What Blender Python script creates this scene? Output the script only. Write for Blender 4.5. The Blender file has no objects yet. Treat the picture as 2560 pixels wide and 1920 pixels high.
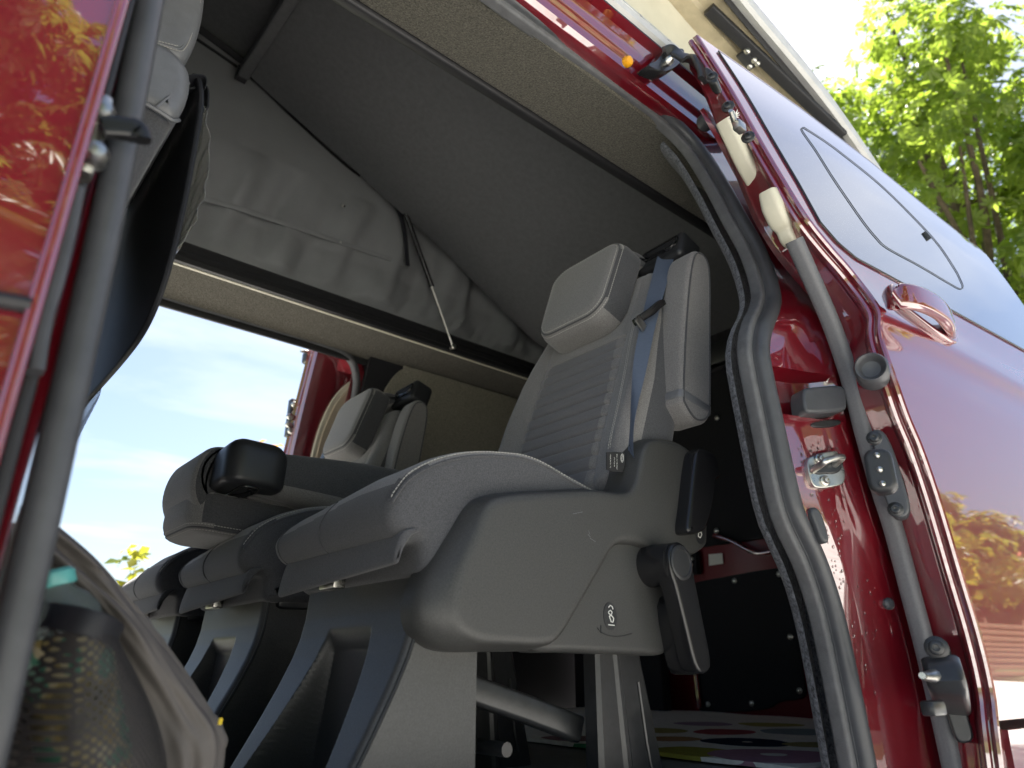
import bpy, bmesh, math, random
import numpy as np
from mathutils import Vector as V, Matrix, noise, geometry
random.seed(7); rng = np.random.default_rng(7)
S = bpy.context.scene
COL = S.collection
R = math.radians
# ------------------------------------------------------------------ camera
# X runs to the rear of the van, Y into the van, Z up from the load floor
YAW, PITCH, FPX = R(49.6), R(21.9), 1750.0
CAM = V((-.09, -.57, .18))
fw = V((math.cos(PITCH)*math.cos(YAW), math.cos(PITCH)*math.sin(YAW), math.sin(PITCH)))
rt = V((math.sin(YAW), -math.cos(YAW), 0)); up = rt.cross(fw)
cd = bpy.data.cameras.new('camera'); co = bpy.data.objects.new('camera', cd); COL.objects.link(co)
co.matrix_world = Matrix((( rt.x, up.x, -fw.x, CAM.x), (rt.y, up.y, -fw.y, CAM.y), (rt.z, up.z, -fw.z, CAM.z), (0, 0, 0, 1)))
cd.sensor_width = 36; cd.lens = 36*FPX/2560; cd.clip_start = .02; cd.clip_end = 900
cd.dof.use_dof = True; cd.dof.focus_distance = 1.3; cd.dof.aperture_fstop = 4.2
S.camera = co
# ------------------------------------------------------------------ sky, sun, exposure
SUN_AZ, SUN_EL = (.80, .60), 60
wd = bpy.data.worlds.new('World'); S.world = wd; wd.use_nodes = True
nt = wd.node_tree; nt.nodes.clear()
def N(t, tree=None, **k):
    n = (tree or nt).nodes.new(t)
    for a, b in k.items(): setattr(n, a, b)
    return n
sky = N('ShaderNodeTexSky', sky_type='NISHITA', sun_disc=False)
sky.sun_elevation = R(SUN_EL); sky.sun_rotation = math.atan2(SUN_AZ[0], SUN_AZ[1])
sky.air_density = 1.0; sky.dust_density = 1.9; sky.ozone_density = 1.2
tc = N('ShaderNodeTexCoord'); sep = N('ShaderNodeSeparateXYZ'); nt.links.new(tc.outputs['Generated'], sep.inputs[0])
ad = N('ShaderNodeMath', operation='ADD'); ad.inputs[1].default_value = .12; nt.links.new(sep.outputs[2], ad.inputs[0])
mx = N('ShaderNodeMath', operation='MAXIMUM'); mx.inputs[1].default_value = .05; nt.links.new(ad.outputs[0], mx.inputs[0])
dv = N('ShaderNodeVectorMath', operation='DIVIDE'); cb = N('ShaderNodeCombineXYZ')
for i in range(3): nt.links.new(mx.outputs[0], cb.inputs[i])
nt.links.new(tc.outputs['Generated'], dv.inputs[0]); nt.links.new(cb.outputs[0], dv.inputs[1])
mp = N('ShaderNodeMapping'); mp.inputs['Scale'].default_value = (.55, 1.5, 1); mp.inputs['Rotation'].default_value = (0, 0, R(28)); mp.inputs['Location'].default_value = (2.3, .7, 0)
nt.links.new(dv.outputs[0], mp.inputs[0])
nz = N('ShaderNodeTexNoise'); nz.inputs['Scale'].default_value = 1.15; nz.inputs['Detail'].default_value = 8; nz.inputs['Roughness'].default_value = .55; nz.inputs['Distortion'].default_value = .4
nt.links.new(mp.outputs[0], nz.inputs['Vector'])
cr_ = N('ShaderNodeValToRGB'); cr_.color_ramp.elements[0].position = .55; cr_.color_ramp.elements[1].position = .92
cr_.color_ramp.elements[1].color = (.8, .8, .8, 1)
nt.links.new(nz.outputs['Fac'], cr_.inputs[0])
mix = N('ShaderNodeMix', data_type='RGBA'); mix.inputs['B'].default_value = (7.5, 7.5, 7.5, 1)
nt.links.new(cr_.outputs[0], mix.inputs['Factor']); nt.links.new(sky.outputs[0], mix.inputs['A'])
bg = N('ShaderNodeBackground'); bg.inputs[1].default_value = .05
wo = N('ShaderNodeOutputWorld')
nt.links.new(mix.outputs['Result'], bg.inputs[0]); nt.links.new(bg.outputs[0], wo.inputs[0])
sl = bpy.data.lights.new('sun', 'SUN'); sl.energy = 5.0; sl.angle = R(.5); sl.color = (1, .95, .88)
so = bpy.data.objects.new('sun', sl); COL.objects.link(so)
sd = V((SUN_AZ[0]*math.cos(R(SUN_EL)), SUN_AZ[1]*math.cos(R(SUN_EL)), math.sin(R(SUN_EL))))
so.rotation_euler = sd.to_track_quat('Z', 'Y').to_euler(); so.location = sd*30
S.view_settings.view_transform = 'Standard'; S.view_settings.look = 'None'; S.view_settings.gamma = 1
S.view_settings.use_curve_mapping = False; S.view_settings.exposure = 2.15
S.render.engine = 'CYCLES'
S.cycles.max_bounces = 10; S.cycles.diffuse_bounces = 6; S.cycles.transparent_max_bounces = 16
S.cycles.sample_clamp_indirect = 8

# ------------------------------------------------------------------ helpers
def W(px, py, X=None, Y=None, Z=None):
    """a point of the photograph on a plane of the place"""
    d = rt*((px-1280)/FPX) + up*(-(py-960)/FPX) + fw
    if X is not None: t = (X-CAM.x)/d.x
    elif Y is not None: t = (Y-CAM.y)/d.y
    else: t = (Z-CAM.z)/d.z
    return CAM + d*t
def lerp(a, b, t): return a+(b-a)*t
def interp(x, tab):
    if x <= tab[0][0]: return tab[0][1]
    for (a, b), (c, d) in zip(tab, tab[1:]):
        if x <= c: return b+(d-b)*(x-a)/(c-a)
    return tab[-1][1]
def cr(pts, n=6, closed=False):
    P = [V(p) for p in pts]; out = []; m = len(P)
    rngk = range(m) if closed else range(m-1)
    for i in rngk:
        if closed: a, b, c, d = P[(i-1) % m], P[i], P[(i+1) % m], P[(i+2) % m]
        else: a, b, c, d = P[max(i-1, 0)], P[i], P[i+1], P[min(i+2, m-1)]
        for k in range(n):
            t = k/n
            out.append(.5*((2*b)+(c-a)*t+(2*a-5*b+4*c-d)*t*t+(3*b-a-3*c+d)*t**3))
    if not closed: out.append(P[-1])
    return out
ORG = {}
def org(o):
    return ORG.get(o.name, V((0, 0, 0))) if o else V((0, 0, 0))
def mesh(name, vs, fs, mat, parent=None, smooth=True, flip=False, angle=None):
    me = bpy.data.meshes.new(name); O = org(parent)
    small = [f for f in fs if len(f) < 9]; nq = len(small); flat_ = []
    for f in fs:
        if len(f) >= 9:
            for t in geometry.tessellate_polygon([[V(vs[i]) for i in f]]):
                if len(set(t)) == 3: flat_.append([f[t[0]], f[t[1]], f[t[2]]])
    fs = small+flat_
    me.from_pydata([tuple(V(v)-O) for v in vs], [], fs)
    bm = bmesh.new(); bm.from_mesh(me); bmesh.ops.recalc_face_normals(bm, faces=bm.faces)
    if flip: bmesh.ops.reverse_faces(bm, faces=bm.faces)
    bm.to_mesh(me); bm.free()
    if smooth:
        me.polygons.foreach_set('use_smooth', [i < nq for i in range(len(me.polygons))])
        try: me.set_sharp_from_angle(angle=R(angle or 40))
        except Exception: pass
    me.materials.append(mat)
    o = bpy.data.objects.new(name, me); COL.objects.link(o)
    if parent: o.parent = parent
    ORG[o.name] = O
    return o
def thing(name, label, cat, loc, group=None):
    o = bpy.data.objects.new(name, None); COL.objects.link(o); o.location = loc; o.empty_display_size = .1
    o['label'] = label; o['category'] = cat
    if group: o['group'] = group
    ORG[o.name] = V(loc)
    return o
def tag(o, label, cat, group=None, kind=None):
    if label: o['label'] = label
    if cat: o['category'] = cat
    if group: o['group'] = group
    if kind: o['kind'] = kind
    return o
class G:
    """collects geometry for one mesh"""
    def __init__(s): s.v = []; s.f = []
    def add(s, vs, fs):
        k = len(s.v); s.v += [V(v) for v in vs]; s.f += [[i+k for i in f] for f in fs]; return s
    def obj(s, name, mat, parent=None, **k): return mesh(name, s.v, s.f, mat, parent, **k)
def loft(rings, closed=True, caps=True):
    n = len(rings[0]); vs = [p for r in rings for p in r]; fs = []
    for i in range(len(rings)-1):
        for j in range(n if closed else n-1):
            k = (j+1) % n
            fs.append([i*n+j, i*n+k, (i+1)*n+k, (i+1)*n+j])
    if caps and closed:
        fs.append(list(range(n))[::-1]); fs.append([(len(rings)-1)*n+j for j in range(n)])
    return vs, fs
def circ(n, r=1, ry=None): return [(r*math.cos(2*math.pi*k/n), (ry or r)*math.sin(2*math.pi*k/n)) for k in range(n)]
def sweep(path, prof, ref=(0, 1, 0), closed=False, scale=None, closedprof=True, caps=True):
    """profile (a along ref, b along tangent x ref) swept along a path"""
    P = [V(p) for p in path]; m = len(P); rings = []
    for i in range(m):
        t = (P[(i+1) % m]-P[i-1]) if closed else (P[min(i+1, m-1)]-P[max(i-1, 0)])
        t.normalize()
        rf = V(ref(i) if callable(ref) else ref)
        a = rf-t*t.dot(rf)
        if a.length < 1e-5: a = t.orthogonal()
        a.normalize(); b = t.cross(a); s = scale[i] if scale else 1
        rings.append([P[i]+a*(q[0]*s)+b*(q[1]*s) for q in prof])
    if closed: rings.append(rings[0])
    return loft(rings, closedprof, caps and not closed)
def tube(path, r, n=10, ref=(0, 1, .01), closed=False):
    if isinstance(r, (list, tuple)): return sweep(path, circ(n), ref, closed, scale=r)
    return sweep(path, circ(n, r), ref, closed)
def lathe(c, ax, prof, n=20):
    ax = V(ax).normalized(); a = ax.orthogonal().normalized(); b = ax.cross(a); c = V(c)
    rings = [[c+ax*h+(a*math.cos(2*math.pi*k/n)+b*math.sin(2*math.pi*k/n))*r for k in range(n)] for r, h in prof]
    return loft(rings)
def box(c, s, bev=.003, rot=None, seg=2):
    bm = bmesh.new(); bmesh.ops.create_cube(bm, size=1)
    for v in bm.verts: v.co = V((v.co.x*s[0], v.co.y*s[1], v.co.z*s[2]))
    if bev: bmesh.ops.bevel(bm, geom=list(bm.edges), offset=bev, segments=seg, profile=.5, affect='EDGES')
    M = rot or Matrix.Identity(3)
    bm.verts.index_update()
    vs = [M @ v.co+V(c) for v in bm.verts]; fs = [[v.index for v in f.verts] for f in bm.faces]; bm.free()
    return vs, fs
def frame(o, x, z):
    """3x3 with columns x, y, z"""
    x = V(x).normalized(); z = V(z); z = (z-x*x.dot(z)).normalized(); y = z.cross(x)
    return Matrix((( x.x, y.x, z.x), (x.y, y.y, z.y), (x.z, y.z, z.z)))
def area2(p): return .5*sum(a[0]*b[1]-b[0]*a[1] for a, b in zip(p, p[1:]+p[:1]))
def inset(p, d):
    if abs(d) < 1e-9: return list(p)
    s = 1 if area2(p) > 0 else -1; m = len(p); out = []
    for i in range(m):
        a, b, c = p[i-1], p[i], p[(i+1) % m]
        e1 = V((b[0]-a[0], b[1]-a[1])); e2 = V((c[0]-b[0], c[1]-b[1]))
        if e1.length > 1e-9: e1.normalize()
        if e2.length > 1e-9: e2.normalize()
        n = V((-(e1.y+e2.y), e1.x+e2.x)); L = n.length
        n = n/L if L > 1e-6 else V((0, 0))
        k = 1/max(.5, math.sqrt(max(.05, (1+e1.dot(e2))/2)))
        out.append((b[0]+n.x*d*s*k, b[1]+n.y*d*s*k))
    return out
def puff(outl, d0, d1, r0, r1, mp, steps=5, mid=1, disp=None, bul=0):
    """outline (2D, closed) given depth d0..d1 with rounded rims r0 at d0, r1 at d1; mp(a,b,d) -> 3D"""
    lev = []; s = 1 if d1 > d0 else -1
    if r0 > 0: lev.append((d0, r0*1.15+.0006))
    if r0 > 0:
        for k in range(steps):
            t = k/steps*math.pi/2; lev.append((d0+s*r0*(1-math.sin(t)) if False else d0+s*r0*(1-math.cos(t)), r0*(1-math.sin(t))))
    for k in range(mid+1): lev.append((lerp(d0+s*r0, d1-s*r1, k/mid), 0))
    if r1 > 0:
        for k in range(steps-1, -1, -1):
            t = k/steps*math.pi/2; lev.append((d1-s*r1*(1-math.cos(t)), r1*(1-math.sin(t))))
    if r1 > 0: lev.append((d1, r1*1.15+.0006))
    rings = []
    for d, i in lev:
        q = inset(outl, i); rings.append([mp(a, b, d) for a, b in q])
    vs, fs = loft(rings)
    if disp: vs = [disp(V(v)) for v in vs]
    return vs, fs
def ol(pts, n=5):
    return [(p.x, p.y) for p in cr([(a, b, 0) for a, b in pts], n, True)]
def chk(pts, it=3):
    p = [tuple(q) for q in pts]
    for _ in range(it):
        o = []
        for a, b in zip(p, p[1:]+p[:1]):
            o.append((a[0]*.75+b[0]*.25, a[1]*.75+b[1]*.25)); o.append((a[0]*.25+b[0]*.75, a[1]*.25+b[1]*.75))
        p = o
    return p
def rrect(w, h, r, n=5, cx=0, cy=0):
    o = []
    for sx, sy, a0 in ((1, 1, 0), (-1, 1, 90), (-1, -1, 180), (1, -1, 270)):
        for k in range(n+1):
            a = R(a0+90*k/n); o.append((cx+sx*(w/2-r)+r*math.cos(a), cy+sy*(h/2-r)+r*math.sin(a)))
    return o
def stitches(path, step=.0055, ln=.0036, r=.0007, ref=(0, 1, .2)):
    P = [V(p) for p in path]; g = G(); acc = 0; nxt = 0
    for a, b in zip(P, P[1:]):
        L = (b-a).length
        if L < 1e-7: continue
        t = (b-a)/L
        while nxt < acc+L:
            c = a+t*(nxt-acc)
            x = V(ref); x = (x-t*t.dot(x)).normalized(); y = t.cross(x)
            q = [c+x*r+y*0, c+y*r, c-x*r, c-y*r]
            q2 = [p+t*ln for p in q]
            g.add(q+q2, [[0, 1, 5, 4], [1, 2, 6, 5], [2, 3, 7, 6], [3, 0, 4, 7], [3, 2, 1, 0], [4, 5, 6, 7]])
            nxt += step
        acc += L
    return g
def grid(f, nu, nv):
    vs = [f(u/nu, v/nv) for u in range(nu+1) for v in range(nv+1)]
    fs = [[u*(nv+1)+v, u*(nv+1)+v+1, (u+1)*(nv+1)+v+1, (u+1)*(nv+1)+v] for u in range(nu) for v in range(nv)]
    return vs, fs
def sheet(f, nu, nv, th):
    """a grid surface with real thickness th (vector)"""
    th = V(th); A, fa = grid(f, nu, nv); n = len(A); vs = A+[V(a)+th for a in A]
    fs = fa+[[i+n for i in q][::-1] for q in fa]
    rim = [u*(nv+1) for u in range(nu+1)]+[nu*(nv+1)+v for v in range(1, nv+1)]+[u*(nv+1)+nv for u in range(nu-1, -1, -1)]+[v for v in range(nv-1, 0, -1)]
    for a, b in zip(rim, rim[1:]+rim[:1]): fs.append([a, b, b+n, a+n])
    return vs, fs
def bolt(g, c, ax, r=.008):
    g.add(*lathe(c, ax, [(r*1.5, -.001), (r*1.5, .0015), (r*1.3, .0025), (r, .003), (r*.95, .006), (r*.7, .0075), (r*.45, .0075), (r*.4, .004), (r*.01, .0035)], 14))

# ------------------------------------------------------------------ materials
def mat(name, base, rough=.5, metal=0., spec=.5, coat=0., coatr=.03, coatior=1.5, var=.0, vscale=20., bump=0., bscale=300., bdist=.001, bdetail=2, tint=None, sheen=0., stretch=None, rvar=0.):
    m = bpy.data.materials.new(name); m.use_nodes = True; t = m.node_tree
    b = t.nodes['Principled BSDF']; L = t.links.new
    b.inputs['Roughness'].default_value = rough; b.inputs['Metallic'].default_value = metal
    b.inputs['Specular IOR Level'].default_value = spec
    b.inputs['Coat Weight'].default_value = coat; b.inputs['Coat Roughness'].default_value = coatr; b.inputs['Coat IOR'].default_value = coatior
    b.inputs['Sheen Weight'].default_value = sheen; b.inputs['Sheen Roughness'].default_value = .5
    b.inputs['Base Color'].default_value = (*base, 1)
    tcn = N('ShaderNodeTexCoord', t); src = tcn.outputs['Object']
    if stretch:
        mpp = N('ShaderNodeMapping', t); mpp.inputs['Scale'].default_value = stretch; L(src, mpp.inputs[0]); src = mpp.outputs[0]
    if var or rvar:
        n = N('ShaderNodeTexNoise', t); n.inputs['Scale'].default_value = vscale; n.inputs['Detail'].default_value = 6; n.inputs['Roughness'].default_value = .65
        L(src, n.inputs['Vector'])
        if var:
            c = N('ShaderNodeValToRGB', t); c.color_ramp.elements[0].position = .3; c.color_ramp.elements[1].position = .7
            hi = tint or tuple(min(1, x*(1+var)) for x in base)
            c.color_ramp.elements[0].color = (*[x*(1-var) for x in base], 1); c.color_ramp.elements[1].color = (*hi, 1)
            L(n.outputs['Fac'], c.inputs[0]); L(c.outputs[0], b.inputs['Base Color'])
        if rvar:
            mr = N('ShaderNodeMapRange', t); mr.inputs['To Min'].default_value = max(0, rough-rvar); mr.inputs['To Max'].default_value = rough+rvar
            mr.inputs['From Min'].default_value = .3; mr.inputs['From Max'].default_value = .7
            L(n.outputs['Fac'], mr.inputs[0]); L(mr.outputs[0], b.inputs['Roughness'])
    if bump:
        n = N('ShaderNodeTexNoise', t); n.inputs['Scale'].default_value = bscale; n.inputs['Detail'].default_value = bdetail
        L(src, n.inputs['Vector'])
        bp = N('ShaderNodeBump', t); bp.inputs['Strength'].default_value = bump; bp.inputs['Distance'].default_value = bdist
        L(n.outputs['Fac'], bp.inputs['Height']); L(bp.outputs[0], b.inputs['Normal'])
    return m
M = {}
M['red'] = mat('red_paint', (.16, .003, .010), .35, spec=.5, coat=1, coatr=.02, coatior=2.75, bump=.03, bscale=6, bdist=.01)
M['red_inner'] = mat('red_inner_paint', (.15, .003, .009), .45, spec=.4, coat=.25, coatr=.15, coatior=1.5)
M['fabric'] = mat('grey_seat_fabric', (.200, .193, .188), .9, spec=.2, sheen=.25, var=.38, vscale=520, bump=.5, bscale=900, bdist=.0008)
M['fabric_panel'] = mat('ribbed_seat_fabric', (.145, .142, .147), .9, spec=.2, sheen=.2, var=.25, vscale=700, bump=.5, bscale=800, bdist=.0008)
M['fabric_dark'] = mat('charcoal_seat_fabric', (.070, .071, .076), .9, spec=.2, sheen=.2, var=.42, vscale=520, bump=.5, bscale=900, bdist=.0008)
M['thread'] = mat('pale_thread', (.42, .41, .38), .8)
M['thread_dark'] = mat('dark_thread', (.05, .05, .05), .8)
M['plastic'] = mat('grained_grey_plastic', (.049, .049, .047), .46, spec=.45, var=.32, vscale=420, bump=.35, bscale=1100, bdist=.0006, bdetail=1)
M['plastic2'] = mat('grained_base_plastic', (.056, .057, .057), .42, spec=.45, var=.28, vscale=420, bump=.35, bscale=1000, bdist=.0006, bdetail=1)
M['plastic_dark'] = mat('dark_plastic', (.022, .023, .025), .42, spec=.5, bump=.2, bscale=900, bdist=.0004)
M['gloss'] = mat('satin_black_plastic', (.012, .012, .013), .25, spec=.5)
M['rubber'] = mat('door_seal_rubber', (.064, .067, .073), .40, spec=.45, var=.15, vscale=30, rvar=.06)
M['rubber_tex'] = mat('ribbed_seal_trim', (.10, .102, .107), .6, var=.2, vscale=40, bump=.6, bscale=600, bdist=.001)
M['strip'] = mat('pinch_strip_rubber', (.13, .132, .14), .55, var=.12, vscale=300, bump=.3, bscale=700, bdist=.0006)
M['felt'] = mat('speckled_felt', (.068, .063, .051), 1, spec=.1, var=.7, vscale=280, bump=.8, bscale=260, bdist=.003, tint=(.15, .14, .11), sheen=.2)
M['felt_lit'] = mat('lit_speckled_felt', (.24, .225, .185), 1, spec=.1, var=.5, vscale=260, bump=.8, bscale=260, bdist=.003, tint=(.40, .375, .30), sheen=.2)  # headliner felt made paler for the light it catches from the door
M['felt_dark'] = mat('dark_speckled_carpet', (.06, .063, .075), 1, spec=.1, var=.85, vscale=170, bump=.9, bscale=260, bdist=.003, tint=(.19, .20, .225), sheen=.2)
M['canvas_in'] = mat('grey_tent_canvas', (.245, .252, .256), .7, spec=.25, var=.08, vscale=7, bump=.25, bscale=500, bdist=.0006)
def translucent(m, col, k):
    t = m.node_tree; b = t.nodes['Principled BSDF']; o = t.nodes['Material Output']
    x = N('ShaderNodeBsdfTranslucent', t); x.inputs[0].default_value = (*col, 1); mxs = N('ShaderNodeMixShader', t); mxs.inputs[0].default_value = k
    t.links.new(b.outputs[0], mxs.inputs[1]); t.links.new(x.outputs[0], mxs.inputs[2]); t.links.new(mxs.outputs[0], o.inputs[0])
translucent(M['canvas_in'], (.42, .42, .40), .12)
M['canvas_out'] = mat('cream_tent_canvas', (.60, .57, .46), .8, spec=.2, var=.1, vscale=5, bump=.2, bscale=500, bdist=.0006)
M['lining'] = mat('charcoal_board_lining', (.098, .100, .102), .95, spec=.15, var=.10, vscale=60, bump=.3, bscale=500, bdist=.001)
M['black'] = mat('black_trim', (.014, .014, .016), .55, var=.2, vscale=30)
M['black_panel'] = mat('black_fibre_panel', (.014, .014, .017), .9, var=.3, vscale=200, bump=.3, bscale=400)
M['steel'] = mat('zinc_steel', (.55, .54, .50), .32, metal=1, var=.25, vscale=40, rvar=.1)
M['steel_dark'] = mat('black_steel', (.035, .036, .038), .34, metal=.3, spec=.6, var=.2, vscale=60)
M['cream'] = mat('cream_plastic', (.62, .59, .47), .5, var=.05, vscale=20)
M['beige'] = mat('beige_door_trim', (.50, .43, .32), .65, var=.06, vscale=12, bump=.2, bscale=500, bdist=.0005)
M['white_gutter'] = mat('grey_roof_gutter', (.50, .50, .49), .35, spec=.5, var=.1, vscale=15)
M['gold'] = mat('lid_underside_laminate', (.42, .36, .24), .45, spec=.5, var=.2, vscale=18, bump=.2, bscale=120, bdist=.001)
M['leather'] = mat('grey_leather', (.15, .155, .165), .38, spec=.5, bump=.4, bscale=450, bdist=.0012, bdetail=4, var=.1, vscale=50)
M['belt'] = mat('blue_grey_webbing', (.095, .12, .17), .6, spec=.4, var=.1, vscale=100, bump=.4, bscale=700, bdist=.0006, stretch=(1, 1, 6))
M['nylon'] = mat('black_nylon', (.016, .017, .021), .6, spec=.35, bump=.4, bscale=900, bdist=.0006)
M['bag'] = mat('taupe_backpack_cloth', (.125, .114, .106), .85, spec=.2, var=.15, vscale=15, bump=.4, bscale=700, bdist=.0008)
M['white'] = mat('white_print', (.75, .75, .70), .6)
M['label'] = mat('black_label', (.014, .014, .015), .7)
M['yellow'] = mat('yellow_patch', (.75, .55, .02), .4)
M['orange'] = mat('orange_bung', (.75, .33, .01), .4)
M['glass'] = mat('dark_tinted_glass', (.006, .008, .010), .02, spec=.6, coat=1, coatr=.0, coatior=1.7)
M['seam'] = mat('window_seam', (.03, .035, .04), .5)
M['floor'] = mat('grey_floor_vinyl', (.20, .20, .20), .6, var=.2, vscale=40)
# clear vinyl
m = bpy.data.materials.new('clear_vinyl'); m.use_nodes = True; b = m.node_tree.nodes['Principled BSDF']
b.inputs['Transmission Weight'].default_value = .85; b.inputs['Roughness'].default_value = .08; b.inputs['IOR'].default_value = 1.45; b.inputs['Base Color'].default_value = (.92, .92, .86, 1); M['vinyl'] = m
m = bpy.data.materials.new('clear_bottle_plastic'); m.use_nodes = True; b = m.node_tree.nodes['Principled BSDF']
b.inputs['Transmission Weight'].default_value = .9; b.inputs['Roughness'].default_value = .06; b.inputs['IOR'].default_value = 1.2; b.inputs['Base Color'].default_value = (.75, .88, .85, 1); M['bottle'] = m
# mesh pocket: open net, thread on a hexagon-like lattice
def net_mat():
    m = bpy.data.materials.new('black_net'); m.use_nodes = True; t = m.node_tree; b = t.nodes['Principled BSDF']
    b.inputs['Base Color'].default_value = (.030, .028, .028, 1); b.inputs['Roughness'].default_value = .8
    tcn = N('ShaderNodeTexCoord', t); sp_ = N('ShaderNodeSeparateXYZ', t); cb_ = N('ShaderNodeCombineXYZ', t); ad_ = N('ShaderNodeMath', t, operation='ADD')
    t.links.new(tcn.outputs['Object'], sp_.inputs[0]); t.links.new(sp_.outputs[0], ad_.inputs[0]); t.links.new(sp_.outputs[1], ad_.inputs[1])
    t.links.new(ad_.outputs[0], cb_.inputs[0]); t.links.new(sp_.outputs[2], cb_.inputs[1])
    rt_ = N('ShaderNodeMapping', t); rt_.inputs['Rotation'].default_value = (0, 0, R(35)); t.links.new(cb_.outputs[0], rt_.inputs[0])
    vo = N('ShaderNodeTexVoronoi', t, feature='F1', voronoi_dimensions='2D'); vo.inputs['Scale'].default_value = 190; vo.inputs['Randomness'].default_value = .12
    t.links.new(rt_.outputs[0], vo.inputs['Vector'])
    mr = N('ShaderNodeMath', t, operation='GREATER_THAN'); mr.inputs[1].default_value = .37
    t.links.new(vo.outputs['Distance'], mr.inputs[0]); t.links.new(mr.outputs[0], b.inputs['Alpha'])
    return m
M['net'] = net_mat()
def camo_mat():
    m = bpy.data.materials.new('printed_bottle_wrap'); m.use_nodes = True; t = m.node_tree; b = t.nodes['Principled BSDF']
    b.inputs['Roughness'].default_value = .3
    tcn = N('ShaderNodeTexCoord', t); n = N('ShaderNodeTexNoise', t); n.inputs['Scale'].default_value = 19; n.inputs['Detail'].default_value = 3
    t.links.new(tcn.outputs['Object'], n.inputs['Vector'])
    c = N('ShaderNodeValToRGB', t); c.color_ramp.interpolation = 'CONSTANT'
    stops = [(0, (.03, .03, .02)), (.38, (.10, .085, .04)), (.45, (.20, .16, .06)), (.50, (.30, .27, .17)), (.545, (.05, .17, .11)), (.59, (.20, .36, .27)), (.66, (.5, .5, .45))]
    while len(c.color_ramp.elements) < len(stops): c.color_ramp.elements.new(.5)
    for e, (p, k) in zip(c.color_ramp.elements, stops): e.position = p; e.color = (*k, 1)
    t.links.new(n.outputs['Fac'], c.inputs[0]); t.links.new(c.outputs[0], b.inputs['Base Color'])
    return m
M['camo'] = camo_mat()
def leaf_mat(name, c1, c2, tr):
    m = bpy.data.materials.new(name); m.use_nodes = True; t = m.node_tree; t.nodes.clear()
    o = N('ShaderNodeOutputMaterial', t); d = N('ShaderNodeBsdfDiffuse', t); x = N('ShaderNodeBsdfTranslucent', t); g = N('ShaderNodeBsdfGlossy', t)
    g.inputs['Roughness'].default_value = .35; g.inputs['Color'].default_value = (.5, .5, .5, 1)
    a = N('ShaderNodeMixShader', t); a.inputs[0].default_value = .55; a2 = N('ShaderNodeMixShader', t); a2.inputs[0].default_value = .06
    geo = N('ShaderNodeNewGeometry', t); c = N('ShaderNodeValToRGB', t)
    c.color_ramp.elements[0].color = (*c1, 1); c.color_ramp.elements[1].color = (*c2, 1)
    t.links.new(geo.outputs['Random Per Island'], c.inputs[0]); t.links.new(c.outputs[0], d.inputs[0])
    c2n = N('ShaderNodeMix', t, data_type='RGBA', blend_type='MULTIPLY'); c2n.inputs['Factor'].default_value = 1; c2n.inputs['B'].default_value = (*tr, 1)
    t.links.new(c.outputs[0], c2n.inputs['A']); t.links.new(c2n.outputs['Result'], x.inputs[0])
    t.links.new(d.outputs[0], a.inputs[1]); t.links.new(x.outputs[0], a.inputs[2])
    t.links.new(a.outputs[0], a2.inputs[1]); t.links.new(g.outputs[0], a2.inputs[2]); t.links.new(a2.outputs[0], o.inputs[0])
    return m
M['leaf'] = leaf_mat('chestnut_leaf', (.14, .19, .022), (.20, .25, .045), (2.1, 2.2, 1.5))
M['leaf2'] = leaf_mat('shrub_leaf', (.09, .14, .02), (.22, .20, .03), (2.6, 2.3, 1.5))
M['leaf3'] = leaf_mat('garden_leaf', (.07, .11, .02), (.13, .15, .03), (1.8, 1.8, 1.2))
M['leaf_red'] = leaf_mat('rose_leaf', (.30, .12, .02), (.30, .24, .03), (2.4, 2.0, 1.2))
M['bark'] = mat('bark', (.10, .075, .05), .95, var=.4, vscale=12, bump=.8, bscale=25, bdist=.02)
M['grass'] = mat('lawn', (.075, .11, .03), 1, var=.5, vscale=1.5, bump=.8, bscale=60, bdist=.02, tint=(.15, .17, .06))
M['paving'] = mat('pale_paving', (.56, .555, .53), .9, var=.25, vscale=6, bump=.5, bscale=60, bdist=.004)
M['tile'] = mat('red_roof_tile', (.42, .10, .045), .8, var=.3, vscale=3)
M['brick'] = mat('house_render', (.52, .42, .32), .9, var=.12, vscale=4)
M['wood'] = mat('fence_wood', (.22, .13, .07), .8, var=.3, vscale=8, stretch=(1, 1, .2))

# ------------------------------------------------------------------ ground
GZ = -.56
def flat(name, x0, x1, y0, y1, z, m):
    return mesh(name, [(x0, y0, z), (x1, y0, z), (x1, y1, z), (x0, y1, z)], [[0, 1, 2, 3]], m, smooth=False)
tag(flat('ground', -400, 400, -400, 400, GZ, M['grass']), None, None, kind='structure')
tag(flat('driveway', -14, 16, -7.5, 5.5, GZ+.004, M['paving']), None, None, kind='structure')

# ------------------------------------------------------------------ van shell
VW = 1.97                                    # body width
def prof(z):                                 # tumblehome of the near door opening
    return 0 if z < .75 else min(.18, .148*((z-.75)/.55)**1.3)
KD = .075
DT = [(-.35, -.10), (0, -.15), (.3, -.165), (.6, -.168), (.70, -.160), (.74, -.165), (.77, -.158), (.82, -.142), (.9, -.122), (1.1, -.075), (1.25, -.04), (1.37, -.008), (1.5, .03)]
DTs = [(p.x, p.y) for p in cr([(a, b, 0) for a, b in DT], 6)]
def dprof(X, z, off=0): return interp(z, DTs)-KD*(X-1.05)+off
van = thing('camper_van', 'dark red camper van with raised pop-up roof and open sliding doors', 'van', (1, .985, GZ))
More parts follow.
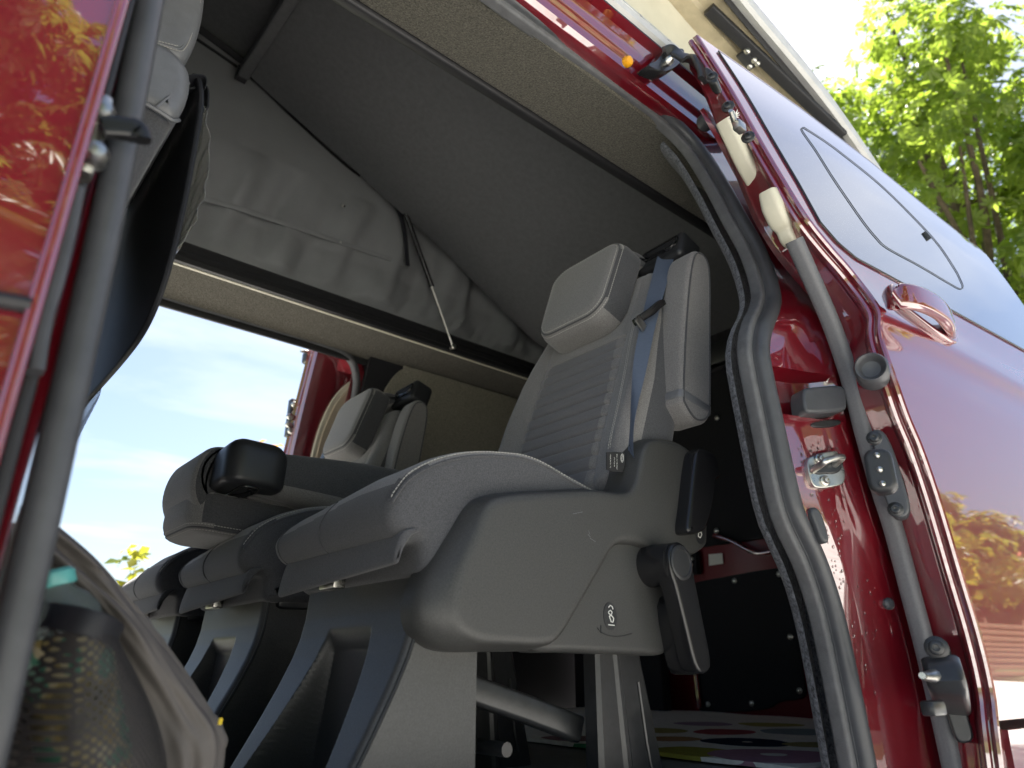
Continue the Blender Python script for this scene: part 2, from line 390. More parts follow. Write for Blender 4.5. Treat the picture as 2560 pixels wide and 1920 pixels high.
# front door, closed, left of the opening
XF = -.066
def fd(u, v):
    z = lerp(-.35, 1.40, v); x = lerp(XF, -1.15, u)
    y = -.062+max(0, prof(z)) + .004*math.sin(u*9)*0 - .02*math.sin(min(1, u*1.2)*math.pi)*0
    y += .012*math.exp(-((z-.40)/.03)**2)*(1 if u > .0 else 0)
    return V((x, y, z))
front_door = mesh('front_door', *sheet(fd, 30, 90, (0, .02, 0)), M['red'], van)
path = [fd(0, v/40)+V((.001, -.0005, 0)) for v in range(41)]
mesh('door_hem', *sweep(path, rrect(.014, .009, .003, 3), ref=(0, 1, 0)), M['red'], front_door)
# black line put in as the shadow along the front door's swage
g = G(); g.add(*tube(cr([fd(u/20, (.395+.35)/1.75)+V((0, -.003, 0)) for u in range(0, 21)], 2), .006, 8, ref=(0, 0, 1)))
g.obj('swage_shadow_line', M['black'], front_door)
# B-pillar : red channel, black rubber, then the seal
def bp(u, v):
    z = lerp(-.35, 1.42, v); p = prof(z)
    s = [(-.075, -.035), (-.066, .012), (-.052, .028), (-.046, .012), (-.040, .008), (-.036, .035), (-.036, .065), (-.040, .11), (-.12, .13)]
    k = u*(len(s)-1); i = min(int(k), len(s)-2); t = k-i
    return V((lerp(s[i][0], s[i+1][0], t), lerp(s[i][1], s[i+1][1], t)+p, z))
b_pillar = mesh('b_pillar', *sheet(bp, 32, 60, (0, .004, .0)), M['red'], van)
mesh('pillar_rubber', *sweep([V((interp(z, [(0, -.050), (.8, -.060), (1.1, -.062)]), -.010+prof(z), z)) for z in [lerp(-.3, 1.38, k/50) for k in range(51)]], rrect(.020, .011, .004, 4), ref=(0, 1, 0)), M['black'], van)
# inner trim of the B-pillar
mesh('pillar_trim', *sheet(lambda u, v: V((lerp(-.040, -.15, u), lerp(.055, .14, u)+prof(lerp(0, 1.36, v)), lerp(0, 1.36, v))), 6, 40, (0, .006, 0)), M['plastic'], van)
# door opening seal, one closed loop
SEAL = [(-.020, -.10), (-.022, .15), (-.031, .5), (-.044, .8), (-.053, 1.08), (-.03, 1.26), (.06, 1.335), (.25, 1.358), (.526, 1.360), (.731, 1.366), (.90, 1.370), (1.01, 1.362), (1.082, 1.315), (1.096, 1.20), (1.092, 1.08), (1.098, .975), (1.071, .865), (1.03, .805), (.984, .755), (.958, .697), (.960, .637), (.967, .579), (.974, .522), (.986, .438), (1.001, .395), (1.041, .337), (1.066, .275), (1.078, .212), (1.086, .129), (1.093, .036), (1.095, -.06), (1.06, -.115), (.9, -.12), (.5, -.12), (.1, -.12), (0, -.12)]
sp2 = cr([(x, z, 0) for x, z in SEAL], 7, True)
cen = V((.52, .62))
def sealpath(off=0., dy=0., offL=0.):
    out = []; n = len(sp2)
    for i in range(n):
        p = sp2[i]; t = sp2[(i+1) % n]-sp2[i-1]; t.normalize(); nn = V((t.y, -t.x))     # outward for this winding
        if nn.dot(V((p.x, p.y))-cen) < 0: nn = -nn
        k = max(0, min(1, (p.x+.03)/.08)) if p.y > -.11 else 1
        q = V((p.x, p.y))+nn*lerp(offL, off, k)
        out.append(V((q.x, prof(q.y)+dy, q.y)))
    return out
bulb = rrect(.034, .030, .014, 5)
seal = mesh('door_seal', *sweep(sealpath(.016, .004, .0), bulb, closed=True, scale=[.82 if p.x < -.01 else 1 for p in sp2]), M['rubber'], van)
mesh('seal_trim', *sweep(sealpath(-.002, .022, .004), rrect(.026, .020, .006, 4), closed=True, scale=[.7 if p.x < -.01 else 1 for p in sp2]), M['rubber_tex'], seal)
mesh('seal_lip', *tube(sealpath(.003, .008, .004), .0030, 6, closed=True), M['rubber'], seal)
# rear jamb of the opening and the body side behind it
sealR = [(p.x, p.y) for p in cr([(x, z, 0) for x, z in SEAL[11:32]], 8)]
sealR_z = sorted([(z, x) for x, z in sealR])
def XS(z): return interp(z, sealR_z)
def jamb(u, v):
    z = lerp(-.36, 1.40, v); p = prof(z); xs = XS(z) if z < 1.30 else lerp(XS(1.30), XS(1.30)-.0, 1)
    if z < -.05: xs = 1.093
    # the pillar face swells above the pocket and below it
    b = .020*math.exp(-((z-.80)/.075)**2)-.012*math.exp(-((z-.97)/.06)**2)+.010*math.exp(-((z-.42)/.16)**2)
    pk = 0
    if .590 < z < .668: pk = .040
    s = [(-.002, .032, 0, 0), (.008, .008, 0, 0), (.030, -.002, .6, .2), (.060, -.012, 1, 1), (.090, -.022, .9, 1), (.118, -.034, .5, 1), (.140, -.046, .2, .8), (.165, -.055, 0, 0), (.25, -.06, 0, 0), (.60, -.06, 0, 0), (1.50, -.06, 0, 0)]
    k = u*(len(s)-1); i = min(int(k), len(s)-2); t = k-i; t2 = t
    w = lerp(s[i][2], s[i+1][2], t2); w2 = lerp(s[i][3], s[i+1][3], t2)
    x = xs+lerp(s[i][0], s[i+1][0], t2)
    if i >= 7: x = lerp(x, 1.15+lerp(s[i][0], s[i+1][0], t2)-.0, min(1, (i-7+t)/1.0)*.0+.0) if False else x
    return V((min(x, 2.52), p+lerp(s[i][1], s[i+1][1], t2)-b*w+pk*w2, z))
body = mesh('body_side', *sheet(jamb, 60, 200, (0, .004, 0)), M['red'], van)
# cantrail above the opening, drip ledge and roof
def strip_x(name, sec, x0, x1, m, par=van, n=24, th=(0, .003, .004), f=None):
    def q(u, v):
        k = v*(len(sec)-1); i = min(int(k), len(sec)-2); t = k-i
        p = V((lerp(x0, x1, u), lerp(sec[i][0], sec[i+1][0], t), lerp(sec[i][1], sec[i+1][1], t)))
        return f(p) if f else p
    return mesh(name, *sheet(q, n, (len(sec)-1)*4, th), m, par)
strip_x('cantrail', [(.185, 1.365), (.158, 1.366), (.146, 1.374), (.142, 1.392), (.135, 1.402), (.128, 1.424), (.12, 1.442), (.10, 1.447)], -1.1, 2.52, M['red'])
g = G(); g.add(*sweep([V((-1.1, .108, 1.452)), V((2.5, .108, 1.452))], rrect(.012, .012, .003, 3))); g.obj('roof_joint', M['black'], van)
gut = strip_x('roof_gutter', [(.112, 1.462), (.098, 1.470), (.096, 1.486), (.118, 1.512), (.135, 1.516), (.15, 1.510), (.34, 1.505)], -1.1, 2.55, M['white_gutter'], th=(0, .004, .006))
g = G(); g.add(*sweep([V((-1.1, .112, 1.515)), V((2.5, .112, 1.515))], rrect(.008, .006, .002, 3))); g.obj('gutter_bead', M['steel'], gut)
# mirrored roof edge on the far side
strip_x('far_cantrail', [(VW-.185, 1.365), (VW-.158, 1.366), (VW-.146, 1.374), (VW-.12, 1.442), (VW-.10, 1.47), (VW-.12, 1.51), (VW-.34, 1.505)], -1.1, 2.55, M['red'])
# near headliner: felt board from the seal to the roof cut-out
strip_x('headliner', [(.196, 1.350), (.23, 1.356), (.30, 1.368), (.375, 1.382)], -.9, 2.42, M['felt'], th=(0, -.004, .006))
g = G(); g.add(*sweep([V((-.9, .392, 1.392)), V((2.35, .392, 1.392))], rrect(.030, .034, .008, 3), ref=(0, 1, .2))); g.obj('cutout_trim', M['black'], van)
# far headliner and the black rail of the cut-out
strip_x('far_headliner', [(VW-.16, 1.325), (VW-.22, 1.345), (VW-.30, 1.365), (VW-.362, 1.378)], -.9, 2.42, M['felt'], th=(0, .004, .006))
g = G(); g.add(*sweep([V((-.9, 1.600, 1.418)), V((2.35, 1.600, 1.418))], [(-.012, -.038), (-.014, -.02), (-.006, -.014), (-.006, .0), (-.014, .006), (-.014, .03), (-.004, .040), (.016, .040), (.016, -.038)][::-1], ref=(0, 1, 0)))
g.obj('far_rail', M['black'], van)
g = G(); g.add(*sweep([V((-.9, 1.612, 1.380)), V((2.3, 1.612, 1.380))], rrect(.012, .007, .002, 3))); g.obj('rail_bead', M['cream'], van)
mesh('rail_backing', *box((.72, 1.632, 1.46), (3.3, .012, .12), .002), M['black'], van)  # added strip, blocks the sky showing through the gap under the canvas
g = G(); g.add(*sweep([V((-.9, VW-.172, 1.322)), V((2.3, VW-.172, 1.322))], rrect(.014, .030, .005, 3))); g.obj('far_opening_trim', M['black'], van)
# floor and sill
tag(mesh('load_floor', *box((.8, .985, -.02), (3.4, 1.80, .04), .002), M['floor'], van), None, None)
mesh('sill', *sheet(lambda u, v: V((lerp(-1.15, 1.2, u), interp(v, [(0, .10), (.3, .05), (.45, -.02), (.6, -.055), (1, -.05)]), interp(v, [(0, -.004), (.3, -.05), (.45, -.12), (.6, -.14), (1, -.36)]))), 6, 20, (0, .01, -.002)), M['red'], van)
# near rear wall, carpet lined, behind the seal
mesh('wall_carpet', *sheet(lambda u, v: V((lerp(max(.0, XS(lerp(0, 1.34, v)))-.006, 2.42, u**2), .055+prof(lerp(0, 1.34, v))+.05*min(1, u*3), lerp(0, 1.34, v))), 16, 40, (0, -.006, 0)), M['felt_dark'], van)
lA = cr([W(a, b, Y=.095) for a, b in [(1972, 1352), (1990, 1440), (2012, 1570), (2036, 1740), (2062, 1915), (2075, 2000)]], 6)
lB = cr([W(a, b, Y=.030) for a, b in [(2000, 1352), (2050, 1440), (2085, 1570), (2120, 1740), (2150, 1915), (2165, 2000)]], 6)
def cret(u, v):
    k = v*(len(lA)-1); i = min(int(k), len(lA)-2); return lerp(lerp(lA[i], lA[i+1], k-i), lerp(lB[i], lB[i+1], k-i), u)
mesh('pillar_carpet', *sheet(cret, 8, 40, (.004, 0, 0)), M['felt_dark'], van)
# far wall: opening X 0..1.1 ; pillar trim, felt panel
def fprof(z): return VW-prof(z)
def fwall(u, v):
    z = lerp(-.02, 1.37, v); return V((lerp(1.15, 2.52, u), fprof(z)-.04, z))
mesh('far_wall', *sheet(fwall, 10, 30, (0, .05, 0)), M['black_panel'], van)
outl = ol([(1.235, .32), (1.235, .70), (1.237, 1.15), (1.252, 1.255), (1.30, 1.325), (1.36, 1.338), (1.9, 1.340), (2.34, 1.340), (2.39, 1.33), (2.40, 1.28), (2.40, .8), (2.40, .32), (2.38, .26), (2.3, .25), (1.8, .25), (1.3, .25), (1.245, .27)], 6)
mesh('felt_panel', *puff(outl, 0, -.012, .0, .005, lambda a, b, d: V((a, fprof(b)-.045+d, b)), 3), M['felt_lit'], van)
FS = [(1.14, -.1), (1.14, .5), (1.14, 1.0), (1.138, 1.16), (1.122, 1.26), (1.065, 1.325), (.94, 1.343), (.5, 1.343), (.12, 1.343), (.02, 1.30), (-.02, 1.18), (-.02, .6), (-.02, -.1)]
fsp = cr([(x, fprof(z)-.012, z) for x, z in FS], 8)
mesh('far_door_seal', *sweep(fsp, rrect(.034, .026, .012, 4)), M['rubber_tex'], van)
fsp2 = cr([(x+(.02 if x > .5 else -.02), fprof(z)+.004, z+.012) for x, z in FS], 8)
mesh('far_jamb', *sweep(fsp2, rrect(.05, .03, .006, 4)), M['red'], van)
mesh('far_b_pillar', *box((-.10, 1.86, .65), (.13, .10, 1.45), .01), M['plastic_dark'], van)
# bulk of the front cabin, out of the frame, keeps the light honest
mesh('cab_roof', *box((-.75, .985, 1.46), (.75, 1.6, .04), .01), M['red'], van)
mesh('dashboard', *box((-1.28, .985, .25), (.45, 1.75, 1.1), .08), M['plastic_dark'], van)
mw = bpy.data.materials.new('windscreen_glass'); mw.use_nodes = True; tw = mw.node_tree; tw.nodes.clear()
ow = N('ShaderNodeOutputMaterial', tw); aw = N('ShaderNodeBsdfTransparent', tw); aw.inputs[0].default_value = (.70, .76, .74, 1); gw = N('ShaderNodeBsdfGlossy', tw); gw.inputs['Roughness'].default_value = .02
xw = N('ShaderNodeMixShader', tw); xw.inputs[0].default_value = .08; tw.links.new(aw.outputs[0], xw.inputs[1]); tw.links.new(gw.outputs[0], xw.inputs[2]); tw.links.new(xw.outputs[0], ow.inputs[0])
mesh('windscreen', *sheet(lambda u, v: V((lerp(-1.55, -1.10, v)-.10*math.sin(math.pi*u), lerp(.12, VW-.12, u), lerp(.72, 1.45, v))), 12, 8, (-.005, 0, .005)), mw, van)
mesh('tent_front', *sheet(lambda u, v: V((-1.0+.02*math.sin(u*9), lerp(.28, 1.62, u), lerp(1.45, 2.53, v))), 20, 10, (-.003, 0, 0)), M['canvas_in'], van)
mesh('far_front_door', *sheet(lambda u, v: V((lerp(-.06, -1.15, u), VW+.06-prof(lerp(-.35, .75, v)), lerp(-.35, .75, v))), 6, 10, (0, -.03, 0)), M['red'], van)
mesh('far_sill', *box((.5, 1.97, -.24), (2.4, .10, .24), .02), M['red'], van)
# far body side behind the far door
mesh('far_body_side', *sheet(lambda u, v: V((lerp(1.13, 2.52, u), fprof(lerp(-.36, 1.40, v))+.055, lerp(-.36, 1.40, v))), 6, 30, (0, -.004, 0)), M['red'], van)

# ------------------------------------------------------------------ tailgate seen from inside
TX = 2.44
tg = mesh('tailgate', *box((TX+.045, .985, .66), (.05, 1.78, 1.52), .01), M['red_inner'], van)
def tpt(px, py, x=TX): return W(px, py, X=x)
def tplate(name, pix, m, d=.012, r=.004, par=None, n=3, x=TX+.018):
    o2 = chk([(W(a, b, X=x).y, W(a, b, X=x).z) for a, b in pix], 2)
    return mesh(name, *puff(o2, 0, -d, 0, r, lambda a, b, dd: V((x+dd, a, b)), 3), m, par or tg)
low = tplate('lower_panel', [(1718, 1462), (1760, 1452), (1950, 1418), (1972, 1425), (1985, 1500), (2010, 1680), (2018, 1735), (2005, 1750), (1950, 1752), (1925, 1776), (1760, 1782), (1748, 1770), (1735, 1620)], M['black_panel'])
uppan = mesh('upper_panel', *puff(rrect(1.50, .76, .05, 5, .985, 1.02), 0, -.014, 0, .004, lambda a, b, d: V((TX+.018+d, a, b)), 3), M['black_panel'], tg)
for a, b in [(1948, 1435), (1836, 1452), (1731, 1466), (1976, 1592), (1750, 1610), (1999, 1727), (1880, 1759), (1770, 1761)]:
    g = G(); g.add(*lathe(W(a, b, X=TX+.004), (-1, 0, 0), [(.011, 0), (.011, .003), (.007, .006), (.003, .007)], 12)); g.obj('clip', M['steel'], low)
for a, b in [(1793, 1045), (1791, 1327), (1940, 1060)]:
    g = G(); g.add(*lathe(W(a, b, X=TX), (-1, 0, 0), [(.012, 0), (.012, .003), (.008, .007), (.003, .008)], 12)); g.obj('clip', M['steel'], uppan)
# pressed red handle dish with a yellow patch, white notice
g = G(); pa = cr([W(a, b, X=TX-.012) for a, b in [(1790, 1340), (1830, 1352), (1880, 1378), (1910, 1384), (1985, 1368), (2050, 1350)]], 5)
g.add(*sweep(pa, rrect(.05, .016, .007, 4), ref=(1, 0, 0))); g.obj('pressed_rib', M['red'], tg)
def card(name, pix, m, par, X=None, Y=None, d=.0015):
    P = [W(a, b, X=X, Y=Y) for a, b in pix]; n = (P[1]-P[0]).cross(P[2]-P[0]).normalized()
    if n.dot(CAM-P[0]) < 0: n = -n
    k = len(P)
    return mesh(name, P+[p+n*d for p in P], [list(range(k))[::-1], list(range(k, 2*k))]+[[i, (i+1) % k, (i+1) % k+k, i+k] for i in range(k)], m, par, smooth=False)
card('white_notice', [(1772, 1386), (1806, 1383), (1808, 1409), (1773, 1414)], M['white'], tg, X=TX+.012)
card('yellow_patch', [(1931, 1336), (1957, 1331), (1970, 1362), (1932, 1373)], M['yellow'], tg, X=TX-.045)
card('yellow_marker', [(1683, 1411), (1692, 1402), (1694, 1416), (1684, 1417)], M['yellow'], tg, X=TX+.012)
mesh('latch_block', *box(W(1722, 1408, X=TX+.0), (.03, .10, .10), .006), M['black_panel'], tg)
g = G()
for a, b in [(1731, 1397), (1729, 1412)]: g.add(*lathe(W(a, b, X=TX-.02), (-1, 0, 0), [(.007, 0), (.006, .004), (.002, .006)], 10))
g.obj('latch_bolts', M['steel'], tg)
mesh('gate_edge', *tube(cr([W(a, b, X=TX-.005) for a, b in [(1703, 1428), (1713, 1500), (1728, 1600), (1742, 1710), (1748, 1770)]], 5), .012, 10), M['red'], tg)
mesh('roof_rear_board', *box((2.40, .985, 1.60), (.03, 1.40, .46), .006), M['lining'], van)  # added board, closes the light leak behind bed board and canvas
mesh('rear_pillar_trim', *box((2.36, 1.60, .27), (.06, .50, .56), .02), M['black_panel'], van)
mesh('roof_rear_bar', *box((2.32, .985, 1.40), (.05, 1.4, .10), .012), M['plastic_dark'], van)

# ------------------------------------------------------------------ pop-up roof
LT = [(p.x, p.y) for p in cr([(-1.1, 2.56, 0), (.0, 2.345, 0), (.43, 2.245, 0), (.9, 2.12, 0), (1.39, 1.99, 0), (1.64, 1.945, 0), (1.87, 1.895, 0), (2.12, 1.80, 0), (2.4, 1.66, 0), (2.62, 1.54, 0)], 6)]
def lidz(x): return interp(x, LT)
lid = mesh('roof_lid', *sheet(lambda u, v: V((lerp(-1.1, 2.62, u), lerp(.13, VW-.13, v), lidz(lerp(-1.1, 2.62, u))+.05+.03*math.sin(math.pi*v))), 40, 16, (0, 0, .03)), M['white_gutter'], van)
def rim(name, sec, m, par=lid, mirror=False):
    def q(u, v):
        k = v*(len(sec)-1); i = min(int(k), len(sec)-2); t = k-i; x = lerp(-1.1, 2.62, u)
        y = lerp(sec[i][0], sec[i+1][0], t); y = VW-y if mirror else y
        return V((x, y, lidz(x)+lerp(sec[i][1], sec[i+1][1], t)))
    return mesh(name, *sheet(q, 60, (len(sec)-1)*3, (0, 0, .004)), m, par)
rim('lid_rim', [(.150, .012), (.128, -.002), (.116, .004), (.112, .03), (.125, .08)], M['white_gutter'])
rim('lid_edge_seal', [(.168, .016), (.160, -.004), (.150, .012)], M['black'])
rim('lid_underside', [(.29, .012), (.235, .010), (.225, .022), (.20, .022), (.168, .014)], M['gold'])
rim('lid_rim', [(.150, .012), (.128, -.002), (.116, .004), (.112, .03), (.125, .08)], M['white_gutter'], mirror=True)
rim('lid_lining', [(.29, .02), (.6, .018), (1.1, .018), (1.68, .02)], M['lining'])
rim('lid_frame', [(1.545, -.002), (1.56, -.010), (1.60, -.010), (1.615, -.002)], M['black'])
# bed board hinged at the back, front edge upholstered
BX = [(.428, 2.150), (1.055, 1.882), (1.33, 1.757), (1.80, 1.512), (2.2, 1.43)]
def bz(x): return interp(x, BX)
bed = mesh('bed_board', *sheet(lambda u, v: V((lerp(.43, 2.2, u), lerp(.44, 1.505, v), bz(lerp(.43, 2.2, u))+.0025*math.sin(u*23+v*9)*math.sin(v*7+1))), 60, 30, (0, 0, .022)), M['lining'], van)
mesh('board_edge', *sweep([V((.418, .44, 2.150)), V((.418, 1.505, 2.150))], rrect(.052, .040, .010, 4), ref=(0, 0, 1)), M['lining'], bed)
mesh('board_corner', *box((.414, 1.520, 2.150), (.040, .028, .052), .004), M['black'], bed)
# canvas, far side inside
def ct(x): return lidz(x)+.012
def canv(u, v):
    x = lerp(-1.0, 2.42, u); z0 = 1.440; z1 = max(ct(x), z0+.02); z = lerp(z0, z1, v)
    nzv = noise.noise(V((x*6.5-z*1.5, z*1.6, 3.1)))+.55*noise.noise(V((x*15-z*4, z*3.0, 7.7)))
    a = .060*math.sin(math.pi*min(1, max(.06, (z-1.40)/.5)))**.6
    sag = -.020*math.sin(math.pi*min(1, max(0, (z-1.45)/.17)))*(1 if z < 1.62 else 0)
    fine = .012*noise.noise(V((x*34-z*22, z*9, 1.2)))*math.exp(-((z-1.50)/.06)**2)*interp(x, [(.6, .35), (1.5, 1.4)])
    kz = max(0, min(1, (z-1.45)/.035)); return V((x, lerp(1.604, 1.588-.02*v+nzv*a+sag*.6+fine, kz*kz*(3-2*kz)), z))
canvas = mesh('tent_canvas', *sheet(canv, 300, 70, (0, .002, 0)), M['canvas_in'], van)
def onc(px, py, off=-.006): 
    return W(px, py, Y=1.575+off)
g = G(); pa = cr([onc(a, b) for a, b in [(440, 478), (600, 522), (760, 575), (900, 622), (1022, 664)]], 8)
g.add(*sweep(pa, rrect(.003, .020, .001, 2))); g.obj('canvas_seam', M['canvas_in'], canvas)
g = G(); pa = cr([onc(a, b, -.012) for a, b in [(486, 94), (620, 188), (740, 300), (850, 400), (900, 440)]], 8)
g.add(*sweep(pa, rrect(.004, .012, .0015, 2), scale=None)); g.obj('zip_tape', M['black'], canvas)
g = G(); pa = cr([W(a, b, Y=1.53) for a, b in [(988, 512), (1004, 545), (1013, 590), (1017, 640), (1019, 664)]], 8)
g.add(*sweep(pa, rrect(.004, .020, .0015, 2))); g.obj('canvas_strap', M['nylon'], canvas)
for a, b in [(858, 515), (850, 607)]:
    g = G(); g.add(*lathe(onc(a, b, -.002), (0, -1, 0), [(.008, 0), (.0075, .003), (.004, .006), (.001, .0065)], 12)); g.obj('press_stud', M['steel'], canvas)
# exterior canvas on the near side, cream outside
def canvo(u, v, off=0):
    x = lerp(-1.0, 2.30, u); z0 = 1.505; z1 = max(lidz(x)+.012, z0+.02); z = lerp(z0, z1, v)
    w = math.sin(x*13+2*z)*.5+math.sin(x*23-4*z)*.5
    return V((x, .335-.05*v+.006*w*math.sin(math.pi*v)+off, z))
mesh('outer_canvas', *sheet(canvo, 120, 24, (0, .003, 0)), M['canvas_out'], van)
mesh('outer_canvas_lining', *sheet(lambda u, v: canvo(u, v, .012), 60, 16, (0, .003, 0)), M['canvas_in'], van)
g = G(); pa = cr([W(a, b, Y=.318) for a, b in [(1558, -10), (1578, 25), (1592, 80), (1604, 150)]], 6); g.add(*sweep(pa, rrect(.003, .010, .001, 2))); g.obj('canvas_piping', M['white_gutter'], van)
# gas strut inside, ball ends
def strut(a, b, k, name, r1, r2, par=van):
    a, b = V(a), V(b); c = lerp(a, b, k)
    s = mesh(name, *tube([a, lerp(a, c, .5), c], r1, 12), M['gloss'], par)
    mesh('rod', *tube([c, lerp(c, b, .5), b], r2, 10), M['steel'], s)
    mesh('collar', *tube([lerp(a, c, .985), lerp(a, c, 1.0)], r1*1.1, 12), M['gloss'], s)
    for p in (a, b):
        g = G(); g.add(*lathe(p-V((0, .012, 0)), (0, 1, 0), [(.003, 0), (.009, .002), (.011, .008), (.009, .014), (.006, .018), (.006, .03)], 12)); g.obj('ball_joint', M['steel'], s)
    return s
strut(W(1003, 500, Y=1.49), W(1133, 868, Y=1.555), .585, 'gas_strut', .010, .0045)
mesh('strut_bracket', *box(W(1001, 492, Y=1.50), (.035, .012, .035), .004), M['steel'], van)
# outer strut under the lid rim
def ur(px, py): 
    # on the underside plane of the lid rim
    p = W(px, py, Y=.2)
    for k in range(30):
        p = W(px, py, Y=.2) if k == 0 else p
    return p
lo = lidz
def lidpt(px, py, off=-.012):
    d = (W(px, py, Y=0)-CAM); t = 1.
    for k in range(200):
        p = CAM+d*t; t += .5*(lidz(p.x)+off-p.z)/max(.2, d.z)
    return CAM+d*t
a, b = lidpt(1772, 22, -.005), lidpt(2105, 338, -.005)
arm = mesh('lid_strut', *sweep([lerp(a, b, k/8) for k in range(9)], rrect(.036, .020, .004, 3), ref=(0, 1, 0)), M['black'], lid)
g = G()
for (px, py) in [(1868, 128), (1885, 150), (1874, 165), (1893, 158)]:
    g = G(); g.add(*lathe(lidpt(px, py, -.02), (0, -.5, -1), [(.010, -.006), (.010, .003), (.007, .008), (.003, .010)], 10)); g.obj('strut_bolt', M['steel'], arm)

mesh('strut_plate', *box(lidpt(1868, 150, -.018), (.07, .035, .012), .003, Matrix.Rotation(.2, 3, 'Y')), M['steel_dark'], arm)

# ------------------------------------------------------------------ near sliding door, slid open to the rear
XL = sorted([(p.x, p.y) for p in cr([(-.36, 1.17, 0), (.044, 1.178, 0), (.142, 1.189, 0), (.223, 1.182, 0), (.318, 1.160, 0), (.43, 1.137, 0), (.504, 1.116, 0), (.565, 1.090, 0), (.652, 1.074, 0), (.717, 1.083, 0), (.784, 1.083, 0), (.835, 1.066, 0), (.875, 1.030, 0), (.93, .995, 0), (1.035, .975, 0), (1.142, .960, 0), (1.362, .936, 0), (1.44, .931, 0)], 5)])
def xl(z): return interp(z, XL)
ZT = [(.90, 1.43), (1.1, 1.446), (1.33, 1.462), (1.64, 1.452), (2.0, 1.405), (2.45, 1.375)]
def dpt(X, z, off=0): return V((X, dprof(X, z, off), z))
def DP(px, py, off=0):
    Y = -.1
    for k in range(250):
        p = W(px, py, Y=Y); Y = .8*Y+.2*dprof(p.x, p.z, off)
    return W(px, py, Y=Y)
ZC = .105                                       # top of the separate lower cladding
def skin(u, v):
    s = 1.32*u**1.5; zt = interp(.93+s, ZT); z = lerp(ZC, zt, v); return dpt(xl(z)+s, z)
sdoor = mesh('sliding_door', *sheet(skin, 46, 150, (0, .012, 0)), M['red'], van)
def clad(u, v):
    s = 1.32*u**1.5; z = lerp(-.34, ZC-.012, v); return dpt(xl(z)+s+.004, z, -.010-.006*math.sin(math.pi*v))
mesh('lower_cladding', *sheet(clad, 40, 24, (0, .02, 0)), M['red'], sdoor)
# rolled hem of the leading edge: two folds with a groove between
zs = [lerp(ZC-.3, 1.425, k/150) for k in range(151)]
def hem(dx, dy): return [dpt(xl(z), z)+V((dx, dy, 0)) for z in zs]
mesh('door_hem', *tube(hem(.000, .004), .0055, 8), M['red'], sdoor)
mesh('door_hem', *tube(hem(-.0005, .019), .006, 8), M['red'], sdoor)
# inner return of the door: from the hem back to the pinch strip
IR = [(.000, .004), (.004, .012), (.000, .020), (.007, .030), (.014, .034), (.022, .055), (.030, .085), (.045, .100), (.09, .105)]
def iret(u, v):
    z = lerp(-.30, 1.41, v); k = u*(len(IR)-1); i = min(int(k), len(IR)-2); t = k-i
    n = 1.0 if z < 1.0 else lerp(1, .62, min(1, (z-1.0)/.35))
    b = 0
    return dpt(xl(z), z)+V((lerp(IR[i][0], IR[i+1][0], t), lerp(IR[i][1], IR[i+1][1], t)*n+b, 0))
iframe = mesh('door_frame', *sheet(iret, 48, 120, (.004, 0, 0)), M['red'], sdoor)
def FP(px, py, k=.5, off=0.):
    """point on the inner return of the door"""
    best = None
    Y = -.1
    for i in range(200):
        p = W(px, py, Y=Y)
        # front face depth as function of lateral position
        n = 1.0 if p.z < 1.0 else lerp(1, .62, min(1, (p.z-1.0)/.35))
        q = dpt(xl(p.z), p.z); dx = p.x-q.x+off
        dy = interp(dx, [(-.02, .0), (.0, .014), (.007, .030), (.014, .034), (.022, .055), (.030, .085), (.045, .10)])*n
        Y = .85*Y+.15*(q.y+dy)
    return W(px, py, Y=Y)
def fnorm(): return V((-.93, .30, 0)).normalized() if False else V((-.93, -.36, 0)).normalized()
FN = V((-.94, -.32, .02)).normalized()
# door interior
mesh('door_inner', *sheet(lambda u, v: (lambda z: dpt(xl(z)+.05+1.15*u, z)+V((0, .085, 0)))(lerp(-.28, 1.30, v)), 12, 20, (0, .01, 0)), M['red'], sdoor)
# pinch strip
ps = cr([W(a, b, Y=-.085) for a, b in [(1985, 600), (2030, 700), (2080, 815), (2126, 950), (2160, 1080), (2196, 1205), (2236, 1330), (2276, 1480), (2318, 1640), (2356, 1800), (2392, 1960)]], 8)
mesh('pinch_strip', *sweep(ps, rrect(.030, .026, .010, 4)), M['strip'], sdoor)
cl = cr([W(a, b, Y=-.060) for a, b in [(1920, 478), (1930, 505), (1945, 540), (1960, 570), (1972, 598), (1986, 606)]], 6)
n = len(cl); mesh('strip_connector', *sweep(cl, rrect(.036, .030, .010, 4), scale=[interp(k/n, [(0, .85), (.25, 1.15), (.5, 1.1), (.62, .8), (1, .78)]) for k in range(n)]), M['cream'], sdoor)
cl = cr([W(a, b, Y=-.020) for a, b in [(1812, 300), (1838, 355), (1862, 405), (1888, 450), (1900, 470)]], 6)
mesh('loom_cover', *sweep(cl, rrect(.034, .030, .009, 4)), M['cream'], sdoor)
